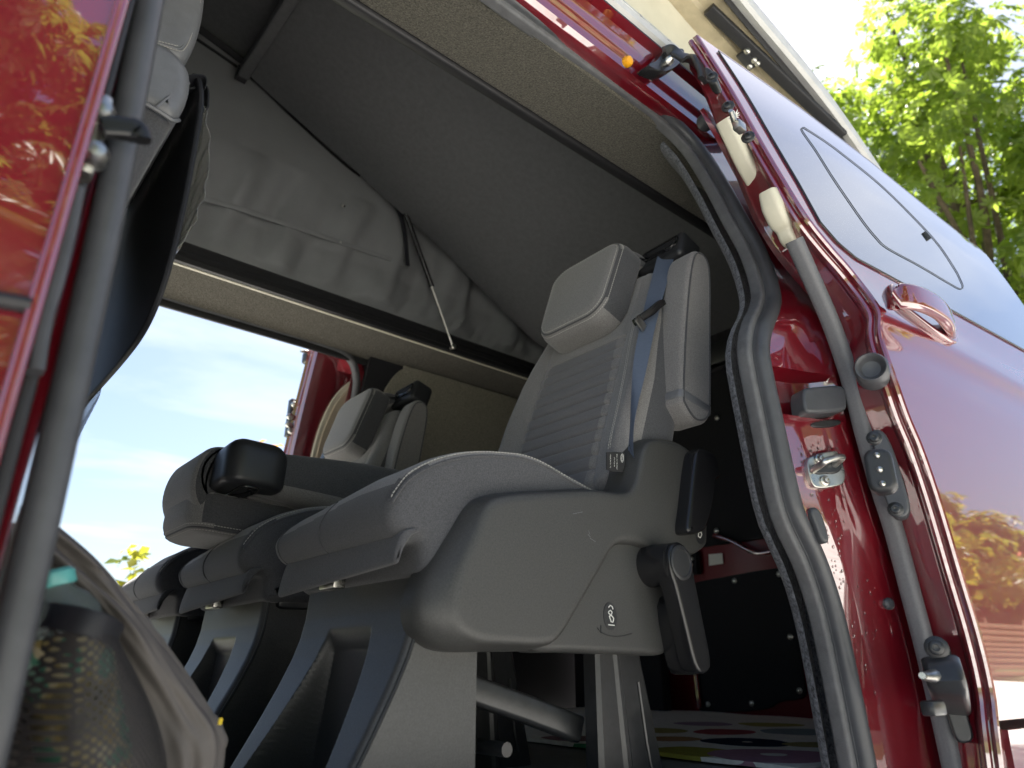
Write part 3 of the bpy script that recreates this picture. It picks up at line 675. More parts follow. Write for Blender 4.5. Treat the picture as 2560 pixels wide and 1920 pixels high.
# glass
GS = [(.885, 1.033), (1.03, 1.026), (1.18, 1.006), (1.40, .985)]
def glassf(u, v):
    s = 1.25*u**1.4; z0 = interp(s, [(0, .930), (.03, .895), (.08, .878), (.2, .885), (1.3, .93)]); zt = interp(1+s, ZT)-.022
    z = lerp(z0, zt, v); return dpt(interp(z, GS)+.004+s, z, -.0035)
glass = mesh('door_window', *sheet(glassf, 40, 40, (0, .003, 0)), M['glass'], sdoor)
edge = [glassf(0, 1-k/60) for k in range(61)]+[glassf(k/60, 0) for k in range(1, 61)]
mesh('window_seal', *tube([p+V((0, .0005, 0)) for p in edge], .0013, 6), M['seam'], glass)
mesh('window_seal', *tube([glassf(k/60, 1)+V((0, .001, 0)) for k in range(61)], .0016, 6), M['rubber'], glass)
io = cr([DP(a, b, -.005) for a, b in [(2010, 318), (2006, 326), (2040, 375), (2077, 434), (2118, 495), (2160, 555), (2190, 592), (2220, 620), (2300, 664), (2381, 712), (2402, 722), (2408, 715), (2400, 695), (2394, 682)]], 5)
mesh('pane_joint', *tube(io, .0010, 6), M['seam'], glass)
g = G(); a, b = DP(2311, 580, -.006), DP(2324, 598, -.006); g.add(*tube([a, b], .004, 6)); g.obj('window_catch', M['seam'], glass)
io2 = cr([DP(a, b, -.005) for a, b in [(2010, 318), (2060, 350), (2110, 387), (2200, 460), (2290, 548), (2350, 615), (2394, 682)]], 5)
mesh('pane_joint', *tube(io2, .0010, 6), M['seam'], glass)
# door handle: bow grip over a dished cup
hc = cr([DP(a, b, o) for a, b, o in [(2222, 752, -.012), (2240, 742, -.034), (2275, 742, -.048), (2310, 752, -.052), (2345, 772, -.048), (2368, 800, -.036), (2376, 826, -.014)]], 7)
n = len(hc); dh = mesh('door_handle', *sweep(hc, rrect(.022, .046, .010, 5), ref=(0, 1, 0), scale=[interp(k/n, [(0, .75), (.15, 1), (.8, 1.0), (1, .8)]) for k in range(n)]), M['red'], sdoor)
pc = DP(2312, 802, -.004)
o2 = chk([(-.115, .035), (-.05, .046), (.03, .040), (.10, .018), (.118, -.010), (.085, -.034), (.02, -.032), (-.06, -.008), (-.11, .012)], 3)
mesh('handle_cup', *puff(o2, 0, -.012, .0, .006, lambda a, b, d: (lambda X, z: dpt(X, z, d))(pc.x+a*.95, pc.z+b), 4), M['red'], sdoor)
# fittings on the leading edge
def fit(name, pix, m, d, r=.004, par=None, n=4, back=.016):
    P = [FP(a, b) for a, b in pix]; d = d+.006; c = sum(P, V((0, 0, 0)))/len(P)
    ex = V((.32, -.94, 0)).normalized(); ey = V((0, 0, 1)); nn = ex.cross(ey).normalized()
    if nn.dot(CAM-c) < 0: nn = -nn
    D = [(p-CAM).normalized() for p in P]; P = [CAM+dd*((c-CAM).dot(nn)/dd.dot(nn)) for dd in D]
    q = [((p-c).dot(ex), (p-c).dot(ey)) for p in P]
    q = chk(q, 2)
    o = mesh(name, *puff(q, -back, d, 0, r, lambda a, b, dd: c+ex*a+ey*b+nn*dd, 4), m, par or sdoor)
    return o, c, nn, ex, ey
def bolts(pix, nn, par, r=.008, dd=.014, m='steel_dark'):
    dd += .004
    for a, b in pix:
        g = G(); bolt(g, FP(a, b)+nn*dd, nn, r); g.obj('bolt', M[m], par)
# upper contact bracket
ub, c, nn, ex, ey = fit('upper_latch', [(1828, 268), (1846, 262), (1868, 292), (1890, 330), (1897, 352), (1888, 375), (1872, 378), (1860, 352), (1838, 305)], M['steel_dark'], .010)
bolts([(1826, 282), (1876, 358)], nn, ub)
g = G(); p = FP(1842, 318)+nn*.012; g.add(*tube([p, p+nn*.03+ey*.004], [.006, .004], 8)); g.obj('pin', M['steel'], ub)
g = G(); p = FP(1856, 336)+nn*.012; g.add(*box(p+nn*.010, (.022, .016, .018), .003)); g.obj('catch', M['steel'], ub)
# a tuft of paint-grease on the pin
g = G()
for k in range(40):
    dvec = V((random.gauss(0, 1), random.gauss(0, 1), random.gauss(0, 1))).normalized(); q = FP(1842, 306)+nn*.018
    g.add(*tube([q, q+dvec*random.uniform(.006, .013)], [.0022, .0006], 4))
o = g.obj('grease_tuft', M['white'], ub); o['kind'] = 'stuff'
# round rubber buffer
bc = W(2178, 921, Y=-.150); bf = mesh('buffer_cup', *lathe(bc, FN, [(.026, -.035), (.026, .005), (.023, .009), (.021, .008), (.018, .002), (.014, -.004), (.004, -.006)], 28), M['rubber'], sdoor)
# contact plate with three pins
cp, c, nn, ex, ey = fit('contact_plate', [(2178, 1082), (2196, 1076), (2214, 1084), (2236, 1130), (2258, 1200), (2276, 1262), (2272, 1290), (2252, 1300), (2230, 1292), (2214, 1255), (2192, 1170)], M['rubber'], .006)
bolts([(2187, 1100), (2240, 1277)], nn, cp, .007, .006)
q = FP(2204, 1186); bl = mesh('contact_block', *puff(rrect(.036, .062, .014, 5), 0, .026, 0, .006, lambda a, b, d: q+ex*(a-b*.0)+ey*b+nn*(d+.004), 4), M['plastic_dark'], cp)
for b in (.020, .0, -.020):
    g = G(); g.add(*lathe(q+ey*b+nn*.028, nn, [(.005, 0), (.004, .005), (.001, .007)], 10)); g.obj('contact_pin', M['steel'], bl)
# lower latch
ll, c, nn, ex, ey = fit('lower_latch', [(2318, 1612), (2330, 1599), (2360, 1598), (2374, 1612), (2392, 1690), (2420, 1790), (2434, 1835), (2430, 1852), (2408, 1858), (2388, 1850), (2372, 1800), (2340, 1700)], M['steel_dark'], .010)
bolts([(2342, 1620), (2402, 1824)], nn, ll, .010)
pa = cr([FP(2352, 1655)+nn*.014, FP(2370, 1720)+nn*.016, FP(2388, 1782)+nn*.014], 6)
mesh('latch_body', *sweep(pa, rrect(.024, .046, .009, 4), ref=nn), M['steel_dark'], ll)
p = FP(2338, 1690)+nn*.012; mesh('pin', *tube([p, p+nn*.02+V((-.004, .01, 0)), p+nn*.042+V((-.004, .012, .001))], [.009, .0055, .0042], 10), M['steel'], ll)
p = FP(2352, 1768)+nn*.012; mesh('catch', *box(p+nn*.020+V((0, .008, 0)), (.040, .018, .018), .004), M['steel_dark'], ll)
# hanging arm above: bracket on the cantrail, forged arm, pad on the door
br = cr([W(a, b, Y=.115) for a, b in [(1592, 185), (1612, 172), (1640, 140), (1650, 134), (1668, 138), (1686, 140), (1688, 158), (1680, 172), (1660, 190), (1630, 200)]], 4, True)
n3 = V((0, -1, 0)); kk = len(br)
mesh('hanger_bracket', *loft([[p for p in br], [p+n3*.020 for p in br], [lerp(p, W(1650, 165, Y=.115), .08)+n3*.028 for p in br]]), M['gloss'], van)
g = G(); g.add(*lathe(W(1672, 152, Y=.085), (0, -1, .3), [(.010, -.01), (.010, .004), (.007, .010), (.002, .011)], 12)); g.obj('hanger_pin', M['steel'], van)
ha = cr([W(a, b, Y=y) for a, b, y in [(1662, 134, .085), (1680, 128, .075), (1705, 142, .06), (1726, 150, .045), (1745, 158, .025), (1755, 178, .02), (1758, 200, .02)]], 6)
n = len(ha); mesh('hanger_arm', *sweep(ha, rrect(.012, .030, .005, 4), ref=(0, 1, .5), scale=[interp(k/n, [(0, 1.0), (.3, .9), (.6, 1.1), (1, .9)]) for k in range(n)]), M['steel_dark'], van)
hp, c, nn, ex, ey = fit('hanger_pad', [(1762, 182), (1772, 176), (1790, 190), (1800, 210), (1796, 220), (1782, 222), (1770, 208)], M['steel_dark'], .008)
bolts([(1784, 204)], nn, hp, .008, .008)
g = G(); g.add(*lathe(W(1567, 155, Y=.118), (0, -1, -.2), [(.011, -.004), (.012, .004), (.009, .010), (.003, .012)], 12)); g.obj('orange_bung', M['orange'], van)
g = G(); g.add(*lathe(W(1766, 304, Y=.10), (-.4, -1, -.2), [(.020, -.01), (.020, .004), (.015, .014), (.010, .018), (.003, .018)], 14)); g.obj('rubber_bump_stop', M['rubber'], van)
# ------------------------------------------------------------------ fittings in the rear jamb
def JP(px, py, off=0.):
    Y = -.02
    for k in range(200):
        p = W(px, py, Y=Y); z = p.z; dx = p.x-(XS(z) if z > -.05 else 1.093)
        y = prof(z)+interp(dx, [(-.022, .032), (.006, .006), (.03, -.002), (.06, -.012), (.09, -.022), (.118, -.034), (.14, -.046), (.165, -.055), (.25, -.06)])
        b = .020*math.exp(-((z-.80)/.075)**2)-.012*math.exp(-((z-.97)/.06)**2)+.010*math.exp(-((z-.42)/.16)**2)
        y -= b*interp(dx, [(.006, 0), (.03, .6), (.06, 1), (.09, .9), (.118, .5), (.14, .2), (.165, 0)])
        Y = .8*Y+.2*(y+off)
    return W(px, py, Y=Y)
JN = V((-.42, -.9, 0)).normalized(); JX = V((.9, -.42, 0)).normalized(); JZ = V((0, 0, 1))
def jfit(name, pix, m, d, r=.004, par=body, n=4, back=.01, off=0.):
    P = [JP(a, b, off) for a, b in pix]; c = sum(P, V((0, 0, 0)))/len(P)
    P = [CAM+dd*((c-CAM).dot(JN)/dd.dot(JN)) for dd in [(p-CAM).normalized() for p in P]]
    q = [((p-c).dot(JX), (p-c).dot(JZ)) for p in P]; q = chk(q, 2)
    return mesh(name, *puff(q, -back, d, 0, r, lambda a, b, dd: c+JX*a+JZ*b+JN*dd, 4), m, par), c
mp_, c = jfit('pocket_cover', [(1984, 985), (2000, 980), (2080, 973), (2092, 985), (2096, 1030), (2085, 1040), (2000, 1046), (1988, 1036)], M['rubber'], .026, .006)
jfit('pocket_shadow_plate', [(2024, 1056), (2098, 1048), (2100, 1066), (2026, 1072)], M['steel_dark'], .004, .002)  # dark plate put in for the shadow below the pocket cover
sp, c = jfit('striker_plate', [(2006, 1160), (2012, 1145), (2070, 1130), (2085, 1134), (2100, 1180), (2101, 1205), (2090, 1219), (2036, 1226), (2018, 1218), (2008, 1180)], M['steel'], .013, .002)
o2, c2 = jfit('striker_dish', [(2016, 1168), (2040, 1160), (2070, 1152), (2088, 1158), (2092, 1176), (2078, 1190), (2050, 1190), (2030, 1192), (2016, 1184)], M['steel_dark'], .016, .003, sp)
lp = [JP(2022, 1180)+JN*.010, JP(2022, 1172)+JN*.034, JP(2030, 1166)+JN*.040, JP(2060, 1158)+JN*.040, JP(2070, 1160)+JN*.034, JP(2068, 1172)+JN*.010]
mesh('striker_loop', *tube(cr(lp, 6), .0055, 10), M['steel'], sp)
for a, b in [(2037, 1152), (2050, 1206)]:
    g = G(); bolt(g, JP(a, b)+JN*.013, JN, .006); g.obj('bolt', M['steel'], sp)
jfit('rubber_stop', [(2008, 1275), (2030, 1270), (2046, 1300), (2060, 1350), (2056, 1362), (2040, 1360), (2026, 1320)], M['rubber'], .016, .006)
g = G(); g.add(*lathe(JP(2218, 1510), JN, [(.010, 0), (.010, .006), (.006, .010), (.002, .010)], 12)); g.obj('grommet', M['rubber'], body)
# rain drops on the jamb, small beads
bead = bmesh.new(); bmesh.ops.create_icosphere(bead, subdivisions=2, radius=1)
bv = [v.co.copy() for v in bead.verts]; bfc = [[v.index for v in f.verts] for f in bead.faces]; bead.free()
m = bpy.data.materials.new('water_drop'); m.use_nodes = True; bb = m.node_tree.nodes['Principled BSDF']
bb.inputs['Transmission Weight'].default_value = 1; bb.inputs['Roughness'].default_value = 0; bb.inputs['IOR'].default_value = 1.33; M['water'] = m
g = G()
for k in range(240):
    if k < 170: px = random.uniform(1995, 2110); py = random.uniform(1100, 1470)
    else: px = random.uniform(2085, 2190); py = random.uniform(1450, 1900)
    if px > 1990+(py-1100)*.33+130 or px < 1985+(py-1100)*.30: continue
    p = JP(px, py); s = random.choice([.0012, .0016, .002, .0026])
    g.add([p+JX*v.x*s+JZ*v.z*s*1.2+JN*v.y*s*.5 for v in bv], bfc)
o = g.obj('water_drops', M['water'], body); o['kind'] = 'stuff'
# striker on the B-pillar
st = mesh('pillar_striker', *box(W(234, 345, Y=-.03), (.012, .02, .075), .004), M['steel'], van)
pa = cr([W(a, b, Y=-.045) for a, b in [(252, 318), (290, 320), (325, 324), (342, 328), (347, 350)]], 5)
mesh('hook', *sweep(pa, rrect(.012, .018, .004, 4)), M['gloss'], st)
g = G(); g.add(*lathe(W(250, 285, Y=-.04), (0, -1, 0), [(.010, -.005), (.010, .006), (.006, .012), (.002, .013)], 12)); g.obj('bolt', M['steel'], st)
g = G(); g.add(*lathe(W(234, 390, Y=-.04), (0, -1, 0), [(.010, -.005), (.010, .006), (.006, .012), (.002, .013)], 12)); g.obj('bolt', M['steel'], st)
mesh('door_check_strip', *sweep(cr([W(a, b, Y=-.03) for a, b in [(190, 475), (172, 570), (140, 700), (110, 800), (88, 930)]], 5), rrect(.016, .010, .003, 3)), M['rubber'], front_door)

# ------------------------------------------------------------------ far sliding door, also open
fdo = mesh('far_sliding_door', *sheet(lambda u, v: (lambda z: V((.965+1.2*u, fprof(z)+.16+.0*u, z)))(lerp(-.3, 1.42, v)), 20, 50, (0, -.01, 0)), M['red'], van)
FI = [(.0, .0), (-.004, -.012), (.004, -.02), (.006, -.04), (.0, -.048), (.006, -.056), (.012, -.075), (.05, -.082), (.10, -.084), (.5, -.084)]
def fir(u, v):
    z = lerp(-.28, 1.42, v); k = u*(len(FI)-1); i = min(int(k), len(FI)-2); t = k-i
    return V((.965+lerp(FI[i][0], FI[i+1][0], t), fprof(z)+.16+lerp(FI[i][1], FI[i+1][1], t), z))
mesh('door_frame', *sheet(fir, 36, 50, (.004, 0, 0)), M['red'], fdo)
oo = ol([(1.045, .2), (1.045, .6), (1.046, .92), (1.052, 1.06), (1.075, 1.17), (1.115, 1.245), (1.17, 1.285), (1.30, 1.30), (2.0, 1.30), (2.05, .7), (2.0, .2)], 5)
mesh('door_trim', *puff(oo, 0, -.012, 0, .004, lambda a, b, d: V((a, fprof(b)+.074+d, b)), 3), M['cream'], fdo)
oo2 = ol([(1.062, .2), (1.062, .6), (1.063, .92), (1.068, 1.05), (1.092, 1.16), (1.13, 1.23), (1.18, 1.268), (1.30, 1.283), (1.98, 1.283), (2.02, .7), (1.98, .2)], 5)
mesh('trim_inset', *puff(oo2, -.011, -.018, 0, .003, lambda a, b, d: V((a, fprof(b)+.074+d, b)), 3), M['beige'], fdo)
g = G(); g.add(*box(W(795, 902, Y=1.99), (.13, .05, .055), .014)); g.obj('hanger_bracket', M['steel_dark'], fdo)
mesh('hanger_arm', *sweep(cr([W(a, b, Y=1.97) for a, b in [(752, 878), (775, 880), (800, 888), (818, 900), (826, 915)]], 5), rrect(.016, .010, .004, 3)), M['steel'], fdo)
lt = mesh('edge_latch', *box(W(725, 1045, Y=2.06), (.02, .035, .16), .005), M['steel_dark'], fdo)
for a, b in [(737, 1012), (725, 1042), (722, 1062), (728, 1078)]:
    g = G(); g.add(*lathe(W(a, b, Y=2.03), (-.9, -.4, 0), [(.012, -.01), (.012, .008), (.008, .014), (.003, .016)], 10)); g.obj('bolt', M['steel'], lt)

# ------------------------------------------------------------------ rear seats
PIV = V((.905, 0, .465))
def back_frame(ang, piv=PIV, y0=0):
    """maps (n forward, y, u up the back) to the seat"""
    s, c = math.sin(ang), math.cos(ang)
    U = V((s, 0, c)); Nn = V((-c, 0, s))
    return lambda n, y, u: V((piv.x, y0, piv.z))+U*u+Nn*n+V((0, y, 0))
HW = .222
def split_mat(o, m, test):
    """a second cloth on the faces the test picks (panels sewn from another fabric)"""
    o.data.materials.append(M[m])
    for p in o.data.polygons:
        if test(p.normal): p.material_index = 1
def backrest(T, par, dark=False):
    rings = []; un = 240; H = .615
    pl = [.055+.031*k for k in range(11)]
    for i in range(un+1):
        u = H*i/un
        w = interp(u, [(0, .205), (.06, .222), (.25, .224), (.42, .205), (.55, .178), (.60, .165), (H, .160)])
        t = interp(u, [(0, .055), (.1, .062), (.35, .058), (.6, .044), (H, .040)])
        e = 1
        if u > H-.04: e = math.sqrt(max(0, 1-((u-(H-.04))/.0405)**2))
        if u < .03: e = math.sqrt(max(0, 1-((.03-u)/.0305)**2))
        w2 = w-.03*(1-e); t2 = t*max(.05, e); r = min(.038, t2*.9)
        ring = []
        nf = 56
        for k in range(nf+1):
            y = lerp(-(w2-r), w2-r, k/nf); n = t2
            a = abs(y)/w2
            bol = .030*max(0, (a-.55)/.45)**1.5*interp(u, [(0, .6), (.12, 1), (.36, .8), (.5, 0)])
            n += bol
            seamy = abs(abs(y)-.128)
            n -= .005*math.exp(-(seamy/.005)**2)*interp(u, [(0, 1), (.38, 1), (.40, .6), (.6, .5)])
            if abs(y) < .128 and u < .392:
                for q in pl: n -= .0048*math.exp(-((u-q)/.0029)**2)
                n += .0012*math.sin((u-.055)/.031*math.pi)**2*(1 if .055 < u < .365 else 0)
            n -= .005*math.exp(-((u-.395)/.003)**2)*(1 if abs(y) < .128 else 0)
            ring.append(T(n, y, u))
        bolE = .030*interp(u, [(0, .6), (.12, 1), (.36, .8), (.5, 0)])*max(0, ((w2-r)/w2-.55)/.45)**1.5
        for k in range(1, 8):
            a = math.pi/2*k/8; ring.append(T((t2-r)+r*math.cos(a)+bolE*(1-k/8), (w2-r)+r*math.sin(a), u))
        for k in range(0, 9):
            a = math.pi/2*k/8; ring.append(T(-(t2-r)-r*math.sin(a), (w2-r)+r*math.cos(a), u))
        for k in range(0, 9):
            a = math.pi/2*k/8; ring.append(T(-(t2-r)-r*math.cos(a), -(w2-r)-r*math.sin(a), u))
        for k in range(1, 8):
            a = math.pi/2*k/8; ring.append(T((t2-r)+r*math.sin(a)*1.0+bolE*(k/8), -(w2-r)-r*math.cos(a), u))
        rings.append(ring)
    b = mesh('backrest', *loft(rings), M['fabric'], par, angle=60)
    def nfr(u, y):
        w = interp(u, [(0, .205), (.06, .222), (.25, .224), (.42, .205), (.55, .178), (.60, .165), (H, .160)]); t = interp(u, [(0, .055), (.1, .062), (.35, .058), (.6, .044), (H, .040)])
        return t+.030*max(0, (abs(y)/w-.55)/.45)**1.5*interp(u, [(0, .6), (.12, 1), (.36, .8), (.5, 0)])
    for yy in (-.172, -.166):
        o = stitches([T(nfr(.08+.34*k/40, yy+.02*(k/40)**2)+.0012, yy+.02*(k/40)**2, .08+.34*k/40) for k in range(41)], .0065, .0044, .0009, ref=T(1, 0, 0)-T(0, 0, 0)).obj('stitching', M['thread'], b); o['kind'] = 'stuff'
    b.data.materials.append(M['fabric_panel']); b.data.materials.append(M['fabric_dark']); nr = len(rings[0]); k = 0
    for i in range(un):
        for j in range(nr):
            if j < nf:
                y = lerp(-.2, .2, j/nf)
                if abs(y) < .125 and H*i/un < .395: b.data.polygons[k].material_index = 1
            elif nf+6 < j < nr-6: b.data.polygons[k].material_index = 2
            k += 1
    return b
def headrest(T, par, dark=False):
    g = G()
    g.add(*puff([(y*(1+.10*(u-.545)/.12*.5), u) for y, u in rrect(.240, .252, .060, 7, 0, .546)], 0.050, .128, .010, .034, lambda y, u, n: T(n-.10*max(0, u-.60)**1.3*1.6, y, u), 6, 6))
    hook = ol([(.090, .640), (.075, .664), (.040, .678), (-.005, .676), (-.040, .660), (-.052, .630), (-.048, .590), (-.040, .578), (-.030, .590), (-.022, .622), (.000, .640), (.030, .636), (.055, .61)], 4)
    g.add(*puff(hook, -.112, .112, .022, .022, lambda n, u, d: T(n, d, u), 6, 4))
    hr = g.obj('headrest', M['fabric'], par, angle=60)
    def pad(inn):
        q = inset([(y*(1+.10*(u-.545)/.12*.5), u) for y, u in rrect(.240, .252, .060, 9, 0, .546)], inn)
        nn = .128-.034*(1-math.sqrt(max(0, 1-(1-inn/.034)**2)))
        return [T(nn+.0006-.16*max(0, u-.60)**1.3, y, u) for y, u in q]
    for inn in (.016, .006):
        q = pad(inn); o = stitches(q+q[:1], .0062, .0042, .0009, ref=T(1, 0, 0)-T(0, 0, 0)).obj('stitching', M['thread'], hr); o['kind'] = 'stuff'
    mesh('piping', *tube(pad(.011), .0020, 6, ref=T(1, 0, 0)-T(0, 0, 0), closed=True), M['fabric_dark'], hr)
    split_mat(hr, 'fabric_dark', lambda nn: abs(nn.y) > .75)
    return hr
def armrest(T, par):
    pr = ol([(.056, .19), (.066, .225), (.060, .40), (.047, .53), (.030, .590), (.0, .606), (-.025, .590), (-.034, .54), (-.034, .42), (-.034, .25), (-.026, .195), (.015, .170)], 5)
    a = mesh('armrest', *puff(pr, -.262, -.190, .012, .016, lambda n, u, d: T(n, d, u), 5, 4), M['fabric'], par, angle=60)
    sm = [T(n, -.2615, u) for n, u in inset(pr, .008)]
    mesh('piping', *tube(sm, .0022, 6, closed=True), M['fabric_dark'], a)
    mesh('end_band', *puff(rrect(.104, .074, .012, 4, .014, -.226), .208, .226, .002, .002, lambda n, d, u: T(n+.001, d, u), 2), M['leather'], a)
    return a
def belt_guide(T0, par, du=0, n0=-.045, n1=.030):
    T = lambda n, y, u: T0(n, y, u+du)
    o2 = rrect(.135, .080 if not du else .125, .016 if not du else .036, 6, .0, .668)
    sh = mesh('belt_guide', *puff([(y-.150, u) for y, u in o2], n0, n1, .034 if du else .018, .014, lambda y, u, n: T(n, y, u+.10*(-y-.150)*.5), 5, 2), M['plastic_dark'], par)
    fr = rrect(.105, .034, .010, 4, .0, .674)
    mesh('guide_frame', *sweep([T(n1+.001, y-.150, u+.10*(-(y-.150)-.150)*.5) for y, u in fr], rrect(.005, .004, .001, 2), ref=T(1, 0, 0)-T(0, 0, 0), closed=True), M['gloss'], sh)
    pts = [T(n1+.001, y-.150, u) for y, u in [(-.045, .678), (-.038, .662), (-.01, .660), (.025, .666), (.045, .678)]]
    mesh('slot_bar', *tube(cr(pts, 5), .006, 8), M['gloss'], sh)
    return sh
def seat(yc, ang, label, armr=True, group='rear seats bolted across the load floor', folded=False, dz=0, dx=0, cover=True):
    t = thing('rear_seat', label, 'seat', (.6, yc, 0), group)
    # ---- cushion
    def zt(x, y):
        a = abs(y-yc)/HW
        return .022*max(0, (a-.35)/.65)**2*interp(x, [(.40, 0), (.5, .5), (.62, 1), (.80, .8), (.9, .3)])-.030*max(0, min(1, (y-yc+.10)/.28))*interp(x, [(.38, 1), (.46, .8), (.60, 0)])
    pr = ol([(.404, .338), (.388, .352), (.383, .375), (.391, .402), (.410, .428), (.44, .447), (.475, .461), (.52, .472), (.575, .478), (.65, .478), (.73, .460), (.80, .446), (.88, .438), (.905, .41), (.905, .33), (.89, .298), (.85, .294), (.65, .290), (.48, .290), (.446, .294), (.440, .305), (.438, .328), (.430, .336)], 6)
    def disp(v):
        k = max(0, min(1, (v.z-.36)/.07)); return V((v.x, v.y, v.z+zt(v.x, v.y)*k))
    cu = mesh('seat_cushion', *puff(pr, yc-HW+.012, yc+HW-.044, .020, .026, lambda a, b, d: V((a, d, b)), 6, 24, disp), M['fabric'], t, angle=60)
    top = [(.387, .394), (.391, .402), (.410, .4275), (.44, .4465), (.475, .4605), (.52, .4715), (.575, .4775), (.65, .4775), (.73, .4595), (.80, .4455), (.86, .440)]
    tp = cr([(a, b, 0) for a, b in top], 10)
    mesh('piping', *tube([disp(V((p.x, yc-HW+.0128, p.y-.0130))) for p in tp], .0020, 6), M['fabric_dark'], cu)
    o = stitches([disp(V((p.x, yc-HW+.0168, p.y-.0046))) for p in tp], .0062, .0042, .0009, ref=(0, 1, .3)).obj('stitching', M['thread'], cu); o['kind'] = 'stuff'
    split_mat(cu, 'fabric_dark', lambda nn: nn.z < .55)
    # front seams
    for yy in (yc+HW-.075, yc-.005):
        pth = [disp(V((x, yy, z))) for x, z in [(p.x-.0005, p.y) for p in cr([(.4035, .338, 0), (.388, .352, 0), (.383, .375, 0), (.391, .402, 0), (.410, .428, 0)], 5)]]
        mesh('seam', *tube(pth, .0014, 6), M['fabric_dark'], cu)
    # side of the cushion facing the door
    # ---- flap under the nose
    fp = ol([(.422, .352), (.404, .340), (.396, .312), (.393, .288), (.400, .284), (.407, .305), (.418, .333), (.430, .345)], 4)
    fl = mesh('front_flap', *puff(fp, yc-HW+.008, yc+HW-.070, .005, .008, lambda a, b, d: V((a, d, b+.020*(1-(d-(yc-HW))/(2*HW-.06))*max(0, min(1, (.352-b)/.05)))), 4, 8), M['fabric_dark'], t)
    # ---- pedestal: two rails flaring forward, recessed middle
    y0, y1 = yc-.185, yc+.155
    FC = [(-.02, .322), (0, .330), (.05, .358), (.10, .386), (.15, .412), (.19, .430), (.22, .440), (.25, .446), (.31, .450)]
    def ped(u, v):
        z = lerp(-.0, .305, v); y = lerp(y0, y1, u); xf = interp(z, FC)
        yi0 = lerp(y0+.045, y0+.105, max(0, min(1, z/.22))); yi1 = lerp(y1-.045, y1-.105, max(0, min(1, z/.22)))
        d = min(y-yi0, yi1-y)
        dep = max(0, min(1, (d+.004)/.010))
        dep = dep*dep*(3-2*dep)
        xr = max(xf, .455-.0*z)
        k = dep*max(0, min(1, (.232-z)/.03))
        e = .012
        ed = min(y-y0, y1-y); rnd = .008*(1-math.sqrt(max(0, 1-(max(0, e-ed)/e)**2)))
        return V((lerp(xf, xr, k)+rnd, y, z))
    nu, nv = 150, 90
    vs, fs = grid(ped, nu, nv)
    g = G(); g.add(vs, fs)
    # flanks and back of the pedestal
    for yy, s in ((y0, -1), (y1, 1)):
        g.add(*grid(lambda u, v, yy=yy, s=s: V((lerp(interp(lerp(0, .305, v), FC)+.008, .552, u), yy-s*.006*(1-min(1, u*8))*0, lerp(0, .305, v))), 10, 30))
    g.add(*grid(lambda u, v: V((.552, lerp(y0, y1, u), lerp(0, .305, v))), 4, 4))
    ped_o = g.obj('pedestal', M['plastic2'], t)
    mesh('pedestal_edge', *tube([V((interp(z, FC)+.009, y0-.0005, z)) for z in [lerp(0, .30, k/30) for k in range(31)]], .0025, 6), M['plastic_dark'], ped_o)
    mesh('pedestal_core', *box((.50, yc-.015, .29), (.09, .30, .06), .004), M['plastic_dark'], t)
    mesh('seat_pan', *box((.70, yc, .305), (.46, .40, .05), .01), M['plastic_dark'], t)
    mesh('flap_bracket', *box((.425, yc+.02, .300), (.02, .05, .022), .002), M['steel'], t)
    # ---- rear legs and brace
    for yy, w in ((yc-.178, .03), (yc+.15, .03)):
        lg = mesh('rear_leg', *loft([[V((lerp(.785, .787, k/8)+dx*lerp(.105, .155, 1-k/8), yy+dy*w, lerp(0, .205, k/8))) for dx, dy in [(0, -.35), (.06, -.5), (.35, -.5), (.40, -.62), (.46, -.62), (.50, -.5), (.95, -.5), (1, -.4), (1, .5), (0, .5)]] for k in range(9)]), M['steel_dark'], t, angle=25)
        mesh('leg_rib', *tube([V((.882+k*.004, yy-.5*w-.001, .155-k*.03)) for k in range(4)]+[V((.902, yy-.5*w-.001, .025))], .003, 6), M['steel_dark'], lg)
    bm_ = mesh('brace', *sweep([V((.54, yc-.10, .165)), V((.70, yc-.115, .118)), V((.80, yc-.13, .085))], rrect(.030, .040, .007, 3), ref=(0, 1, 0)), M['steel_dark'], t)
    mesh('cross_tube', *tube([V((.62, yc-.17, .07)), V((.62, yc+.14, .07))], .010, 10), M['steel_dark'], t)
    mesh('upright_tube', *box((.625, yc+.02, .15), (.022, .03, .30), .004), M['steel_dark'], t)
    if cover:
        # ---- side cover
        FACE = [(.534, .401), (.575, .413), (.667, .431), (.745, .445), (.822, .452), (.852, .478), (.872, .528), (.892, .556), (.920, .567), (.975, .572), (1.020, .564), (1.046, .535), (1.054, .48), (1.046, .405), (1.035, .386), (1.005, .372), (.955, .369), (.905, .3655), (.862, .371), (.822, .372), (.785, .362), (.745, .318), (.690, .255), (.655, .218), (.625, .208), (.560, .208), (.510, .210), (.478, .225), (.466, .25), (.472, .29), (.488, .325), (.505, .358), (.518, .385)]
        fo = ol(FACE, 3); out = inset(fo, -.009); yf = yc-.245
        out = [(a-.030*max(0, min(1, (.60-a)/.10))*max(.25, min(1, (.46-b)/.20)), b-.004*max(0, min(1, (.60-a)/.1))) for a, b in out]
        def blend(k): return [(lerp(p[0], q[0], k), lerp(p[1], q[1], k)) for p, q in zip(fo, out)]
        fi = inset(fo, .004); fi2 = inset(fo, .010)
        rings = [[V((a, yf+d, b)) for a, b in o_] for d, o_ in [(.066, out), (.044, out), (.034, blend(.96)), (.024, blend(.80)), (.012, blend(.42)), (.006, blend(.18)), (.0026, blend(.04)), (.0008, fi), (0, fi2), (0, inset(fo, .012))]]
        sc_ = mesh('side_cover', *loft(rings), M['plastic'], t, angle=60)
